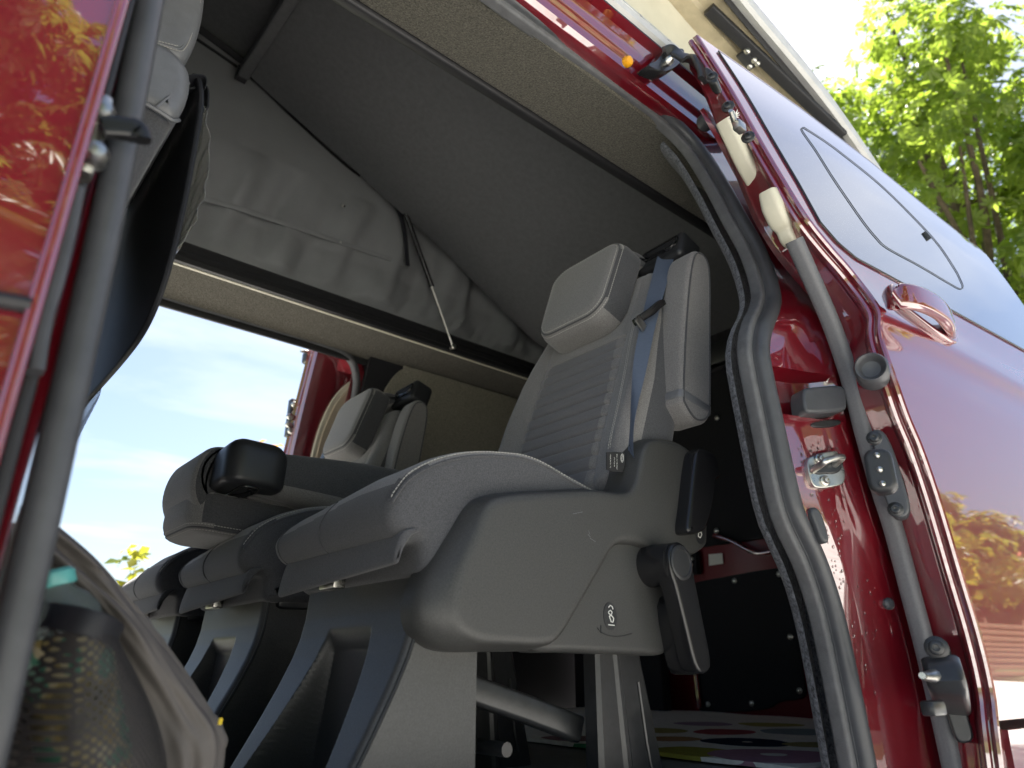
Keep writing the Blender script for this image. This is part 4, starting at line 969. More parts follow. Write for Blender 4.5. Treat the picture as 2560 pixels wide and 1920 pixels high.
        # recessed rear half of the cover
        o2 = ol([(.80, .375), (.86, .385), (.925, .385), (.938, .36), (.936, .28), (.925, .215), (.905, .196), (.84, .196), (.70, .198), (.62, .200), (.62, .23), (.70, .30), (.76, .35)], 4)
        rc = mesh('recess_plate', *puff(o2, yf+.06, yf+.014, .0, .010, lambda a, b, d: V((a, d, b)), 4), M['plastic'], sc_, angle=60)
        # rotary handle
        yh = yf+.014; hub = V((.895, yh, .335)); tip = V((.930, yh, .192))
        mesh('handle_boss', *lathe(V((.888, yh+.002, .338)), (0, -1, 0), [(.036, 0), (.035, .010), (.033, .05), (.032, .055)], 32), M['gloss'], rc)
        dv_ = (tip-hub).normalized(); sd_ = V((dv_.z, 0, -dv_.x))
        L = (tip-hub).length
        oo = []
        for k in range(21): 
            a = math.pi*.5+math.pi*k/20*1.0
            oo.append((math.cos(a)*.033, math.sin(a)*.033))
        hs = ol([(-.030, -.012), (-.024, .022), (0, .034), (.024, .022), (.031, -.012), (.028, -.04), (.026, -.10), (.024, -.155), (.012, -.172), (-.010, -.172), (-.021, -.155), (-.025, -.10), (-.028, -.04)], 4)
        def hm(a, b, d): return V((.893, yh-.052+d, .338))+sd_*a+dv_*(-b)
        hd = mesh('rotary_handle', *puff(hs, .022, -.010, .004, .005, hm, 4), M['gloss'], rc)
        mesh('handle_boss_ring', *lathe(V((.893, yh-.062, .338)), (0, -1, 0), [(.0285, -.002), (.0285, .0012), (.026, .0025), (.0235, .0025), (.0225, .0005), (.021, .0005), (.001, .0012)], 32), M['plastic_dark'], hd)
        # handle keel, chamfered grip
        ks = ol([(-.027, -.055), (.010, -.065), (.016, -.16), (-.004, -.178), (-.020, -.170), (-.026, -.11)], 3)
        mesh('handle_grip', *puff(ks, .055, .014, .004, .004, hm, 3), M['gloss'], hd)
        # recline lever
        rs = ol([(1.030, .566), (1.062, .556), (1.070, .520), (1.052, .505), (1.040, .470), (1.018, .428), (.995, .404), (.958, .396), (.948, .405), (.962, .448), (.985, .520), (1.002, .556)], 4)
        lev = mesh('recline_lever', *puff(rs, yf+.004, yf-.030, .0, .009, lambda a, b, d: V((a, d, b)), 5), M['gloss'], sc_)
        if not folded:
            # icon stickers
            def icon(cx, cz, y, rx, rz, strokes, nm):
                dk = mesh('icon_disc', *puff([(cx+a*rx, cz+b*rz) for a, b in circ(20)], y+.001, y-.0006, 0, .0002, lambda a, b, d: V((a, d, b)), 2), M['plastic_dark'], sc_)
                for sK in strokes:
                    mesh(nm, *tube([V((cx+a*rx, y-.0010, cz+b*rz)) for a, b in sK], .00085, 5), M['white'], sc_)
            icon(.780, .252, yf+.0135, .0155, .021, [[(-.25, .62), (.0, .78), (.3, .7), (.42, .5)], [(-.3, .3), (.0, .42), (.25, .30), (.10, .08), (-.25, .18), (-.3, .3)], [(-.2, .0), (.15, .05), (.45, -.15), (.3, -.42), (.05, -.40), (-.2, 0)], [(-.4, -.62), (.5, -.64)]], 'icon_mark')
            icon(1.022, .408, yf-.0005, .0150, .021, [[(-.5, -.35), (-.35, -.05), (.15, .10), (.30, -.15), (-.1, -.45), (-.5, -.35)], [(.0, .0), (.2, .35), (.55, .55)], [(.1, .45), (.5, .25)]], 'icon_mark')
            # engraved turn arrow, curved tick
            mesh('arrow_mark', *tube(cr([V((x, yf+.0135, z)) for x, z in [(.757, .2285), (.775, .2235), (.80, .2225), (.83, .2275)]], 5), .0008, 5), M['plastic_dark'], sc_)
            mesh('arrow_mark', *tube([V((x, yf+.0135, z)) for x, z in [(.750, .234), (.757, .2265), (.758, .238)]], .0008, 5), M['plastic_dark'], sc_)
            mesh('arrow_mark', *tube(cr([V((x, yf+.0135, z)) for x, z in [(.922, .375), (.931, .350), (.932, .32), (.926, .295)]], 5), .0008, 5), M['plastic_dark'], sc_)
            # scuffs in the plastic
            for (x, z, dx, dz) in [(.690, .400, .022, .006), (.722, .372, .006, -.004), (.727, .366, .012, -.004), (.724, .378, .003, -.006)]:
                mesh('scuff', *tube([V((x, yf-.0002, z)), V((x+dx, yf-.0002, z+dz))], .0006, 4), M['strip'], sc_)
    # ---- back
    T = back_frame(ang, V((.985, 0, .525)) if folded else PIV+V((dx, 0, dz)), yc)
    bk = backrest(T, t)
    headrest(T, t)
    if armr: armrest(back_frame(ang-R(10), V((1.008+dx, 0, .455+dz)), yc), t)
    gd = belt_guide(T, t, -.080, -.050, .045) if folded else belt_guide(T, t)
    # plastic knuckle at the pivot
    if cover: mesh('pivot_cover', *puff(ol([(.850, .44), (.866, .50), (.886, .548), (.92, .570), (.97, .576), (1.02, .566), (1.045, .53), (1.045, .40), (.92, .38)], 4), yc-.240, yc-.185, .0, .015, lambda a, b, d: V((a, d, b)), 5), M['plastic'], t, angle=60)
    mesh('pivot_cover', *puff(ol([(.82, .40), (.845, .47), (.868, .52), (.91, .545), (.97, .545), (1.02, .52), (1.03, .40), (.9, .36)], 4), yc+.165, yc+.225, .01, .012, lambda a, b, d: V((a, d, b)), 5), M['plastic_dark'], t, angle=60)
    return t, T
REC = R(20)
YN = .445
s1, T1 = seat(YN, REC, 'grey rear seat nearest the open door, with rotary handle and upright backrest', True)
s2, T2 = seat(YN+.525, R(-88), 'middle rear seat with its backrest folded flat onto the cushion', False, folded=True, cover=False)
s3, T3 = seat(YN+1.06, R(18), 'upright grey rear seat furthest from the camera, beside the far door', True, dz=-.075, dx=-.02, cover=False)
# belt on the near seat
L_ = [(1646, 632, .300), (1640, 655, .292), (1609, 776, .258), (1586, 888, .236), (1578, 985, .226), (1574, 1081, .228), (1566, 1147, .236), (1553, 1193, .236), (1548, 1225, .236)]
R_ = [(1690, 624, .262), (1684, 648, .255), (1644, 792, .226), (1615, 927, .210), (1588, 1042, .206), (1583, 1120, .208), (1590, 1160, .214), (1600, 1200, .214), (1606, 1225, .215)]
A = cr([W(a, b, Y=y) for a, b, y in L_], 8); B = cr([W(a, b, Y=y) for a, b, y in R_], 8)
vs = []; fs = []
for i, (a, b) in enumerate(zip(A, B)):
    nn = (b-a).cross(V((0, 0, 1))).normalized()*.0012
    for k in range(9): vs.append(lerp(a, b, k/8)-nn*(.5 if k % 2 else 1)*0)
n9 = 9
for i in range(len(A)-1):
    for k in range(8): fs.append([i*n9+k, i*n9+k+1, (i+1)*n9+k+1, (i+1)*n9+k])
m_ = len(vs); tt = V((.0012, .0006, 0)); vs2 = vs+[v+tt for v in vs]
fs2 = fs+[[j+m_ for j in f][::-1] for f in fs]
rimi = [i*n9 for i in range(len(A))]+[(len(A)-1)*n9+k for k in range(1, 9)]+[i*n9+8 for i in range(len(A)-2, -1, -1)]+list(range(7, 0, -1))
for a, b in zip(rimi, rimi[1:]+rimi[:1]): fs2.append([a, b, b+m_, a+m_])
belt = mesh('seat_belt', vs2, fs2, M['belt'], s1); belt['label'] = 'blue grey seat belt webbing'
# lighter stitched end with dark zig-zag rows
for j in range(5):
    a, b = lerp(A[-22+j*2], B[-22+j*2], .12), lerp(A[-20+j*2], B[-20+j*2], .95)
    g = stitches([a+V((-.001, -.001, 0)), b+V((-.001, -.001, 0))], .0042, .0028, .0008); o = g.obj('stitch_row', M['thread_dark'], belt); o['kind'] = 'stuff'
tg2 = cr([W(a, b, Y=y) for a, b, y in [(1588, 812, .250), (1608, 798, .242), (1632, 782, .232), (1650, 766, .224), (1664, 760, .218)]], 6)
n = len(tg2); tongue = mesh('belt_tongue', *sweep([p+V((-.008, -.004, 0)) for p in tg2], rrect(.008, .016, .003, 3), scale=[interp(k/n, [(0, .9), (.5, 1.1), (.8, 1.0), (1, .55)]) for k in range(n)]), M['gloss'], s1)
mesh('tongue_blade', *box(W(1601, 808, Y=.236), (.030, .004, .022), .001, Matrix.Rotation(.6, 3, 'Y')), M['steel'], tongue)
# seat tag with its print
tagp = [W(a, b, Y=.226) for a, b in [(1515, 1131), (1538, 1130), (1562, 1133), (1561, 1160), (1555, 1181), (1530, 1179), (1515, 1174)]]
tc_ = sum(tagp, V((0, 0, 0)))/len(tagp); ctag = tagp
tagn = (tagp[2]-tagp[0]).cross(tagp[-1]-tagp[0]).normalized()
if tagn.dot(CAM-tagp[0]) < 0: tagn = -tagn
kk = len(tagp)
tago = mesh('care_tag', tagp+[p+tagn*.0012 for p in tagp], [list(range(kk))[::-1], list(range(kk, 2*kk))]+[[i, (i+1) % kk, (i+1) % kk+kk, i+kk] for i in range(kk)], M['label'], s1, smooth=False)
def text(s, size, origin, ex, ey, m, par, name='print'):
    cu = bpy.data.curves.new(name, 'FONT'); cu.body = s; cu.size = size; cu.align_x = 'CENTER'; cu.align_y = 'CENTER'; cu.resolution_u = 3
    o = bpy.data.objects.new(name, cu); COL.objects.link(o); dg = bpy.context.evaluated_depsgraph_get()
    me = bpy.data.meshes.new_from_object(o.evaluated_get(dg)); vs = [v.co.copy() for v in me.vertices]; fs = [list(p.vertices) for p in me.polygons]
    COL.objects.unlink(o); bpy.data.objects.remove(o); bpy.data.meshes.remove(me)
    ex = V(ex).normalized(); ey = V(ey).normalized()
    return mesh(name, [V(origin)+ex*v.x+ey*v.y for v in vs], fs, m, par, smooth=False)
def tagpt(px, py): return W(px, py, Y=.226)+tagn*.0018
dn = (tagpt(1540, 1175)-tagpt(1540, 1135)); rg = tagpt(1555, 1150)-tagpt(1520, 1150)
for s, x, y, sz in [('Ford', 1553.6, 1146, .0055), ('BK21-V61158-KBJW', 1540.5, 1155, .0034), ('6TT 7738 02', 1534, 1155, .0034), ('MADE IN EU -12-', 1524.2, 1154, .0034)]:
    text(s, sz, tagpt(x, y), dn, rg, M['white'], tago)
c0 = tagpt(1553.6, 1145.5)
mesh('logo_ring', *tube([c0+rg.normalized()*math.cos(a)*.0036+dn.normalized()*math.sin(a)*.0078 for a in [2*math.pi*k/24 for k in range(24)]], .0004, 5, ref=tagn, closed=True), M['white'], tago)
# belt of the far seat, folded-seat fittings
mesh('belt', *sweep(cr([W(a, b, Y=1.70) for a, b in [(838, 1082), (826, 1105), (812, 1132), (800, 1160)]], 5), rrect(.003, .04, .001, 2), ref=(1, 0, 0)), M['belt'], s3)

# ------------------------------------------------------------------ rug
def rug_mat():
    m = bpy.data.materials.new('spotted_rug'); m.use_nodes = True; t = m.node_tree; b = t.nodes['Principled BSDF']; b.inputs['Roughness'].default_value = 1; b.inputs['Specular IOR Level'].default_value = .1
    L = t.links.new; tcn = N('ShaderNodeTexCoord', t)
    nz1 = N('ShaderNodeTexNoise', t); nz1.inputs['Scale'].default_value = 9; L(tcn.outputs['Object'], nz1.inputs['Vector'])
    mxv = N('ShaderNodeMix', t, data_type='VECTOR'); mxv.inputs['Factor'].default_value = .035; L(tcn.outputs['Object'], mxv.inputs['A']); L(nz1.outputs['Color'], mxv.inputs['B'])
    last = None; base = (.86, .83, .74)
    dots = RUGD
    prev = N('ShaderNodeRGB', t); prev.outputs[0].default_value = (*base, 1); prev = prev.outputs[0]
    for x, y, r, c in dots:
        d = N('ShaderNodeVectorMath', t, operation='DISTANCE'); L(mxv.outputs['Result'], d.inputs[0]); d.inputs[1].default_value = (x*.965+.035*.5, y*.965+.035*.5, 0)
        lt = N('ShaderNodeMath', t, operation='LESS_THAN'); lt.inputs[1].default_value = r; L(d.outputs['Value'], lt.inputs[0])
        mm = N('ShaderNodeMix', t, data_type='RGBA'); L(lt.outputs[0], mm.inputs['Factor']); L(prev, mm.inputs['A']); mm.inputs['B'].default_value = (*c, 1); prev = mm.outputs['Result']
    n2 = N('ShaderNodeTexNoise', t); n2.inputs['Scale'].default_value = 60; n2.inputs['Detail'].default_value = 5; L(tcn.outputs['Object'], n2.inputs['Vector'])
    rr = N('ShaderNodeMapRange', t); rr.inputs['To Min'].default_value = .7; rr.inputs['To Max'].default_value = 1.15; L(n2.outputs['Fac'], rr.inputs[0])
    mu = N('ShaderNodeMix', t, data_type='RGBA', blend_type='MULTIPLY'); mu.inputs['Factor'].default_value = 1; L(prev, mu.inputs['A']); L(rr.outputs[0], mu.inputs['B']); L(mu.outputs['Result'], b.inputs['Base Color'])
    bp_ = N('ShaderNodeBump', t); bp_.inputs['Strength'].default_value = .6; bp_.inputs['Distance'].default_value = .004; L(n2.outputs['Fac'], bp_.inputs['Height']); L(bp_.outputs[0], b.inputs['Normal'])
    return m
ORUG = V((1.8, .95, 0)); RUGD = []
for (px, py, r, c) in [(1865, 1854, .105, (.025, .035, .06)), (1810, 1829, .085, (.42, .10, .10)), (1730, 1880, .09, (.38, .34, .06)), (1930, 1890, .125, (.42, .22, .27)), (1680, 1845, .08, (.45, .26, .12)), (1985, 1830, .09, (.30, .36, .36)), (1930, 1812, .10, (.45, .40, .12)), (1760, 1811, .09, (.42, .30, .36)), (1390, 1870, .11, (.06, .25, .12)), (1215, 1862, .09, (.05, .12, .25)), (1430, 1845, .08, (.35, .2, .2)), (2050, 1860, .08, (.35, .30, .12)), (1660, 1826, .07, (.4, .34, .12))]:
    p = W(px, py, Z=.012)-ORUG; RUGD.append((p.x, p.y, r, c))
    if r > .1: RUGD.append((p.x+.01, p.y, r*.32, (.78, .75, .66)))
M['rug'] = rug_mat()
rug = mesh('rug', *sheet(lambda u, v: V((lerp(-.60, .62, u)-.0, lerp(-.80, .80, v), .012+.002*math.sin(u*9+v*7)+.001*math.sin(v*31))), 30, 40, (0, 0, -.008)), M['rug'])
rug.location = ORUG
tag(rug, 'cream rug with faded coloured spots on the load floor behind the seats', 'rug')

# ------------------------------------------------------------------ front seat by the B-pillar and the bag hung on its back
fs_ = thing('front_seat', 'grey leather front passenger seat seen from behind at upper left', 'seat', (-.15, .6, 0))

fb = chk([(-.16, .40), (-.085, .40), (-.02, .56), (.020, .75), (.046, .87), (.058, .925), (.067, .965), (.064, 1.005), (.052, 1.024), (.030, 1.036), (.0, 1.036), (-.03, 1.02), (-.05, .97), (-.07, .85), (-.11, .60)], 2)
fbk = mesh('backrest', *puff(fb, .36, .86, .025, .025, lambda a, b, d: V((a, d, b)), 6, 6), M['fabric_dark'], fs_, angle=60)
lo_ = chk([(.010, .922), (.040, .912), (.060, .920), (.069, .965), (.066, 1.007), (.053, 1.027), (.030, 1.039), (.0, 1.039), (-.033, 1.02), (-.053, .97), (-.05, .93)], 2)
mesh('leather_shoulder', *puff(lo_, .352, .868, .020, .020, lambda a, b, d: V((a, d, b)), 7, 6), M['leather'], fs_, angle=60)
mesh('shoulder_piping', *tube(cr([V((-.05, .356, .934)), V((-.01, .353, .922)), (.035, .352, .913), (.052, .356, .912), (.062, .366, .925)], 6), .0035, 6), M['leather'], fs_)
mesh('shoulder_piping', *tube(cr([V((.028, .352, .918)), V((.040, .353, .945)), V((.058, .362, .985)), V((.066, .375, 1.005))], 6), .0022, 6), M['leather'], fs_)
hf = chk([(.058, 1.082), (.068, 1.10), (.075, 1.16), (.072, 1.24), (.055, 1.31), (.01, 1.33), (-.03, 1.30), (-.04, 1.2), (-.03, 1.10), (.0, 1.075), (.035, 1.074)], 2)
fh = mesh('headrest', *puff(hf, .415, .80, .022, .022, lambda a, b, d: V((a, d, b)), 6, 4), M['leather'], fs_, angle=60)
for off, r_ in ((.0, .0), (.009, .0)):
    pth = cr([V((.012-off*.3, .4145+off*.25, 1.0815+off*.6)), V((.040-off*.5, .4145+off*.2, 1.086+off)), V((.056-off, .419+off*.1, 1.102+off*.6)), V((.063-off, .423, 1.16)), V((.062-off, .423, 1.24)), V((.05-off, .42, 1.30))], 10)
    o = stitches([p+V((.0, -.0035, 0)) for p in pth], .0046, .0032, .0008).obj('stitching', M['thread'], fh); o['kind'] = 'stuff'
mesh('piping', *tube([p+V((0, -.002, 0)) for p in cr([V((.010, .4155, 1.084)), V((.038, .4155, 1.090)), V((.052, .419, 1.105)), V((.058, .423, 1.16)), V((.057, .423, 1.24)), V((.045, .42, 1.30))], 10)], .0022, 6), M['leather'], fh)
mesh('headrest_posts', *tube([V((.015, .60, 1.0)), V((.015, .60, 1.1))], .006, 10), M['steel'], fs_)
# organiser hung on the back of the front seat
og = thing('seat_back_organiser', 'black nylon seat back organiser with a clear vinyl pocket hanging behind the front seat', 'organiser', (.1, .6, .65))
def orgf(y, z): return .092+.004*math.sin((z-.62)*9)-.012*max(0, (z-.97)/.08)**2
oy = ol([(.402, 1.045), (.398, .98), (.400, .90), (.402, .80), (.408, .715), (.430, .660), (.480, .630), (.58, .622), (.80, .628), (1.00, .640), (1.02, .80), (1.02, 1.0), (1.00, 1.065), (.80, 1.07), (.60, 1.07), (.45, 1.065)], 5)
pan = mesh('panel', *puff(oy, 0, .006, .002, .002, lambda a, b, d: V((orgf(a, b)+d, a, b)), 2), M['nylon'], og)
# ngon would stay flat: hem as a real binding
mesh('binding', *tube([V((orgf(a, b)+.003, a, b)) for a, b in oy], .0045, 8, ref=(1, 0, .01), closed=True), M['nylon'], og)
vp = lambda u, v: V((orgf(.45, lerp(.74, 1.00, v))+.006+.022*math.sin(math.pi*v)**.7*(1-.25*u)+.0030*math.sin(v*37+u*11)*math.sin(u*23+v*5), lerp(.402, .80, u), lerp(.74, 1.00, v)))
mesh('vinyl_pocket', *sheet(vp, 30, 50, (.0008, 0, 0)), M['vinyl'], og)
fl_ = lambda u, v: V((.062+.030*v+.010*math.sin(v*3.1), lerp(.39, .84, u), 1.015+.030*math.sin(math.pi*(.15+.75*v))))
mesh('top_flap', *sheet(fl_, 8, 14, (.001, 0, .002)), M['nylon'], og)
mesh('strap', *sweep(cr([V((.062, .42, 1.00)), V((.076, .42, 1.03)), V((.098, .415, 1.04)), V((.104, .41, 1.00))], 5), rrect(.003, .02, .001, 2), ref=(1, 0, 0)), M['nylon'], og)
g_ = lambda u, v: V((.094+.004*math.sin(v*3), lerp(.745, 1.00, u), lerp(.50, .640, v)+.09*(1-u)*(1-v)))
mesh('net_pocket', *sheet(g_, 8, 8, (.001, 0, 0)), M['net'], og)
# ------------------------------------------------------------------ backpack on the floor
bkp = thing('backpack', 'taupe backpack with a net side pocket on the floor by the pillar', 'backpack', (.05, .28, 0))
YB = .19
rightE = [W(a, b, Y=YB) for a, b in [(150, 1322), (230, 1390), (300, 1478), (390, 1570), (470, 1695), (540, 1785), (566, 1845), (556, 1920), (548, 1990)]]
ob = [(-.10, .02), (-.02, .0)]+[(p.x, p.z) for p in rightE[::-1]]+[(-.02, .318), (-.07, .31), (-.11, .22), (-.12, .10)]
ob[2] = (.17, .02)
ob.insert(2, (.10, .0))
bo = ol(ob, 4)
def bpd(v):
    k = .010*noise.noise(V((v.x*20+v.z*20, v.y*9, (v.z-v.x)*5)))+.006*noise.noise(V((v.x*38+v.z*30, v.y*22, (v.z-v.x)*16)))+.004*noise.noise(v*70)
    return v+V((k, k*.6, k*.3))
body_b = mesh('bag_body', *puff(bo, YB, .42, .018, .05, lambda a, b, d: V((a, d, b)), 6, 14, bpd), M['bag'], bkp, angle=60)
gp2 = cr([W(a, b, Y=YB+.02) for a, b in [(150, 1330), (240, 1400), (310, 1490), (400, 1585), (478, 1700), (540, 1790)]], 8)
gl = cr([W(a, b, Y=YB-.010) for a, b in [(80, 1375), (170, 1460), (255, 1560), (320, 1670), (375, 1775), (405, 1880), (415, 1990)]], 12)
gr_ = cr([W(a, b, Y=YB+.012) for a, b in [(150, 1318), (242, 1398), (330, 1500), (425, 1620), (510, 1745), (562, 1845), (548, 1990)]], 12)
def gus(u, v):
    k = v*(len(gl)-1); i = min(int(k), len(gl)-2); a = lerp(gl[i], gl[i+1], k-i); b = lerp(gr_[i], gr_[i+1], k-i)
    p = lerp(a, b, u); w = math.sin(math.pi*min(1, u*1.02))
    f = .020*noise.noise(V((u*2.6+v*1.2, v*3.0-u*.6, 4.2)))+.008*noise.noise(V((u*6-v*2, v*4.5, 8.1)))
    return p+V((0, -.016*w+f*min(1, w*1.6), 0))
mesh('gusset', *sheet(gus, 36, 110, (.0, .004, 0)), M['bag'], bkp, angle=80)
g = G(); p1, p2 = W(552, 1795, Y=YB-.006), W(549, 1812, Y=YB-.006); g.add(*tube([p1, p2], .002, 6)); g.obj('lime_loop', M['yellow'], bkp)
# net pocket
def net(u, v):
    L0 = W(40, 1560+v*400, Y=YB-.03); 
    e = cr([W(a, b, Y=YB-.014) for a, b in [(285, 1600), (335, 1685), (385, 1790), (410, 1880), (420, 1990)]], 4)
    k = v*(len(e)-1); i = min(int(k), len(e)-2); Rr = lerp(e[i], e[i+1], k-i)
    l = cr([W(a, b, Y=YB-.014) for a, b in [(60, 1535), (20, 1640), (-20, 1760), (-40, 1880), (-60, 1990)]], 4); Ll = lerp(l[i], l[i+1], k-i)
    p = lerp(Ll, Rr, u); return p+V((0, -.082*math.sin(math.pi*min(1, u))**.6, 0))
netp = mesh('net_pocket', *sheet(net, 30, 30, (0, .0006, 0)), M['net'], bkp)
hemp = [net(u/30, 0) for u in range(31)]
mesh('pocket_band', *sweep(hemp, rrect(.004, .020, .0015, 3), ref=(0, 1, 0)), M['nylon'], bkp)
# bottle standing in the pocket
bt = thing('water_bottle', 'clear bottle with teal cap and patterned wrap inside the net pocket of the backpack', 'bottle', (.05, .15, 0))
b0 = W(225, 1960, Y=YB-.040); b1 = W(140, 1490, Y=YB-.040); ax = (b1-b0).normalized(); Lb = (b1-b0).length
wrap = mesh('wrap', *lathe(b0, ax, [(.030, 0), (.033, .01), (.033, Lb*.45), (.034, Lb*.72), (.030, Lb*.80), (.028, Lb*.80)], 32), M['camo'], bt)
mesh('bottle_body', *lathe(b0, ax, [(.029, Lb*.78), (.0315, Lb*.82), (.030, Lb*.90), (.024, Lb*.97), (.016, Lb*1.02), (.013, Lb*1.06)], 32), M['bottle'], bt)
M['teal'] = mat('teal_cap', (.10, .38, .36), .35)
mesh('cap', *lathe(b0, ax, [(.016, Lb*1.05), (.017, Lb*1.06), (.017, Lb*1.12), (.014, Lb*1.14)], 24), M['teal'], bt)

# ------------------------------------------------------------------ trees
def leaf_mesh(name, centers, normals, sizes, kind, mat_, parent):
    """kind 'palm' : five leaflets fanned from one point; 'oval' : one leaf of two folded halves"""
    n = len(centers); c = np.asarray(centers); nr = np.asarray(normals); nr /= np.linalg.norm(nr, axis=1)[:, None]+1e-9
    t = rng.normal(size=(n, 3)); t -= nr*(t*nr).sum(1)[:, None]; t /= np.linalg.norm(t, axis=1)[:, None]+1e-9
    b = np.cross(nr, t); s = np.asarray(sizes)[:, None]
    V_ = []; F_ = []; off = 0
    angs = [-1.25, -.62, 0, .62, 1.25] if kind == 'palm' else [0]
    for a in angs:
        d = t*math.cos(a)+b*math.sin(a); w = np.cross(nr, d); L = s*(1-.22*abs(a)/1.25) if kind == 'palm' else s
        wd_ = .17 if kind == 'palm' else .30
        p0 = c+d*L*.06; p1 = c+d*L*.62+w*L*wd_+nr*L*.05-nr*L*.10; p2 = c+d*L*1.0-nr*L*.28; p3 = c+d*L*.62-w*L*wd_+nr*L*.05-nr*L*.10; pm = c+d*L*.6-nr*L*.13
        q = np.stack([p0, p1, p2, p3, pm], 1).reshape(-1, 3); V_.append(q)
        i = np.arange(n)[:, None]*5+off
        F_.append(np.concatenate([i+[0, 1, 4], i+[1, 2, 4], i+[2, 3, 4], i+[3, 0, 4]], 0)); off += n*5
    vv = np.concatenate(V_); ff = np.concatenate(F_)
    vv = vv-np.array(org(parent))
    me = bpy.data.meshes.new(name); me.vertices.add(len(vv)); me.vertices.foreach_set('co', vv.ravel())
    me.loops.add(len(ff)*3); me.loops.foreach_set('vertex_index', ff.ravel().astype(np.int32))
    me.polygons.add(len(ff)); me.polygons.foreach_set('loop_start', np.arange(0, len(ff)*3, 3, dtype=np.int32))
    try: me.polygons.foreach_set('loop_total', np.full(len(ff), 3, dtype=np.int32))
    except Exception: pass
    me.update(); me.validate(); me.materials.append(mat_)
    o = bpy.data.objects.new(name, me); COL.objects.link(o); o.parent = parent; return o
def tree(name, label, base, crown_c, rad, nclump, nleaf, size, mat_, kind='palm', trunk=.16, group=None, spread=.55, cat='tree', lean=None):
    base = V(base); cc = V(crown_c); t = thing(name, label, cat, base, group)
    cl = []
    while len(cl) < nclump:
        d = rng.normal(size=3); d /= np.linalg.norm(d); r = rng.uniform(.25, 1)**.5
        k = 1+.16*math.sin(5*d[0]+3*d[2])+.12*math.sin(7*d[1]-4*d[2]); p = np.array(cc)+d*r*k*np.array(rad)
        if p[2] < base.z+.3: continue
        cl.append(p)
    cl = np.array(cl)
    # trunk and limbs
    mid = lerp(base, cc, .45)+V((rng.uniform(-.2, .2), rng.uniform(-.2, .2), 0))
    pth = cr([base-V((0, 0, .05)), lerp(base, mid, .5)+V((.05, -.04, 0)), mid, lerp(mid, cc, .7), cc+V((0, 0, rad[2]*.45))], 6); m_ = len(pth)
    tr = mesh('trunk', *tube(pth, [trunk*(1-.82*k/m_) for k in range(m_)], 10), M['bark'], t)
    for k in range(min(nclump, 30)):
        e = V(cl[k*len(cl)//min(nclump, 30)]); s0 = pth[int(m_*random.uniform(.4, .85))]
        q = cr([s0, lerp(s0, e, .45)+V((random.uniform(-.2, .2), random.uniform(-.2, .2), random.uniform(0, .35)))*max(rad)*.25, e], 5)
        mesh('limb', *tube(q, [trunk*.34*(1-.85*j/len(q)) for j in range(len(q))], 6), M['bark'], t)
    per = nleaf//nclump; C = []; Nn = []
    cr_r = np.mean(rad)*spread*2.1/(nclump**(1/3))
    for p in cl:
        m2 = max(3, int(per*rng.uniform(.5, 1.5)))
        d = rng.normal(size=(m2, 3)); d /= np.linalg.norm(d, axis=1)[:, None]; r = cr_r*rng.uniform(.15, 1, size=(m2, 1))**.5*rng.uniform(.6, 1.3)
        q = p+d*r*np.array([1, 1, .72]); C.append(q); out = (p-np.array(cc))/np.array(rad); nn = d*.6+out*.35+np.array([0, 0, .55])+rng.normal(size=(m2, 3))*.35; Nn.append(nn)
    C = np.concatenate(C); Nn = np.concatenate(Nn)
    leaf_mesh('crown', C, Nn, size*rng.uniform(.65, 1.25, len(C)), kind, mat_, t)
    return t
tree('chestnut_tree', 'large bright green chestnut tree behind the rear of the van', (11.4, 2.0, GZ), (11.2, 2.1, 6.3), (2.9, 2.5, 4.5), 280, 10500, .20, M['leaf'], 'palm', .24)
# shrubs beyond the far opening
tree('garden_shrub', 'light green shrub tip seen below the folded seat headrest', (1.2, 7.2, GZ), (1.78, 7.1, .78), (.65, .5, .42), 30, 420, .14, M['leaf2'], 'oval', .03, cat='shrub')
tree('rose_bush', 'orange tinted rose spray beside the far sliding door', (2.65, 7.0, GZ), (2.65, 7.0, 2.05), (.22, .22, .50), 16, 150, .11, M['leaf_red'], 'oval', .02, cat='bush')
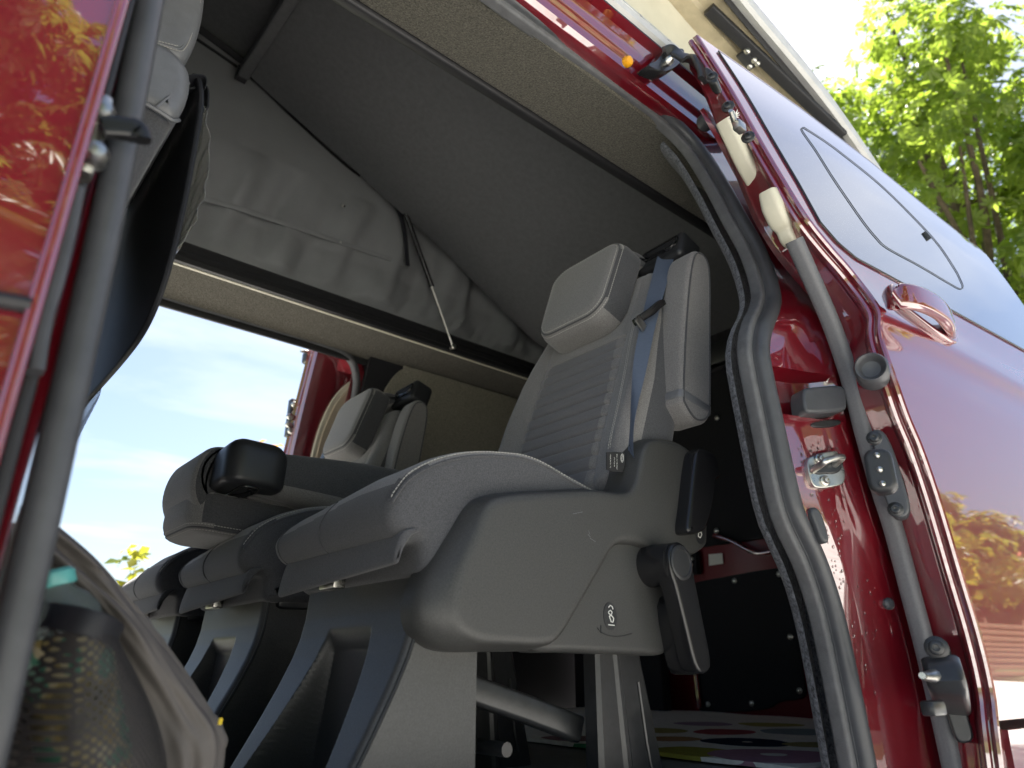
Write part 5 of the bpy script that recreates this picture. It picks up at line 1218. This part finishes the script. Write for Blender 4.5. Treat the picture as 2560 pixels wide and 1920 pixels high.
# garden behind the camera, seen in the paint
tree('garden_tree', 'tall sunlit tree mirrored in the front door', (-1.5, -9.5, GZ), (-1.5, -9.5, 5.4), (3.6, 2.6, 4.2), 140, 9000, .30, M['leaf3'], 'palm', .2, 'trees behind the camera')
tree('garden_tree', 'broad sunlit tree mirrored low in the sliding door', (13.5, -9.0, GZ), (13.5, -9.0, 2.6), (2.8, 2.4, 2.6), 90, 7000, .26, M['leaf2'], 'palm', .18, 'trees behind the camera')
tree('garden_tree', 'slender tree mirrored beside the door edge', (8.2, -13.5, GZ), (8.2, -13.5, 3.4), (1.7, 1.7, 3.4), 70, 5000, .26, M['leaf2'], 'palm', .15, 'trees behind the camera')
tree('garden_tree', 'low bushy tree mirrored in front of the red roof', (19.5, -9.6, GZ), (19.5, -9.6, 1.9), (2.6, 2.2, 2.1), 80, 6000, .26, M['leaf2'], 'palm', .16, 'trees behind the camera')
tree('garden_tree', 'small golden tree mirrored at the rear of the sliding door', (10.2, -8.6, GZ), (10.2, -8.6, 1.6), (1.5, 1.4, 1.8), 60, 3600, .24, M['leaf2'], 'palm', .12, 'trees behind the camera')
# house with a red tiled roof behind the camera
HX, HY = 33, -14
hs_ = thing('house', 'rendered house with red tiled roof mirrored in the sliding door', 'house', (HX, HY, GZ))
mesh('wall', *box((HX, HY, GZ+1.4), (9, 6, 2.8), .02), M['brick'], hs_)
def roofp(u, v, s):
    return V((lerp(HX-5, HX+5, u), HY+s*lerp(3.6, 0, v), GZ+lerp(2.6, 5.6, v)+.05*abs(math.sin(u*90))-.05*((v*18) % 1)))
mesh('roof', *sheet(lambda u, v: roofp(u, v, 1), 200, 90, (0, 0, -.06)), M['tile'], hs_)
mesh('roof', *sheet(lambda u, v: roofp(u, v, -1), 60, 30, (0, 0, -.06)), M['tile'], hs_)
mesh('gable', [(HX-4.4, HY-3, GZ+2.8), (HX-4.4, HY+3, GZ+2.8), (HX-4.4, HY, GZ+5.2)], [[0, 1, 2]], M['brick'], hs_)
for x in (-3, 0, 3):
    w = mesh('window', *box((HX+x, HY+3.02, GZ+1.6), (1.1, .06, 1.2), .02), M['white'], hs_); mesh('pane', *box((HX+x, HY+3.05, GZ+1.6), (.95, .02, 1.05), .004), M['glass'], w)
# slatted garden fence behind the camera
fe = thing('garden_fence', 'brown slatted garden fence mirrored low in the sliding door', 'fence', (11, -7.4, GZ))
for k in range(9): mesh('post', *box((5+k*1.6, -7.4, GZ+.65), (.09, .09, 1.3), .01), M['wood'], fe)
for k in range(9): mesh('rail', *box((11.4, -7.36, GZ+.15+k*.125), (13, .02, .085), .004), M['wood'], fe)
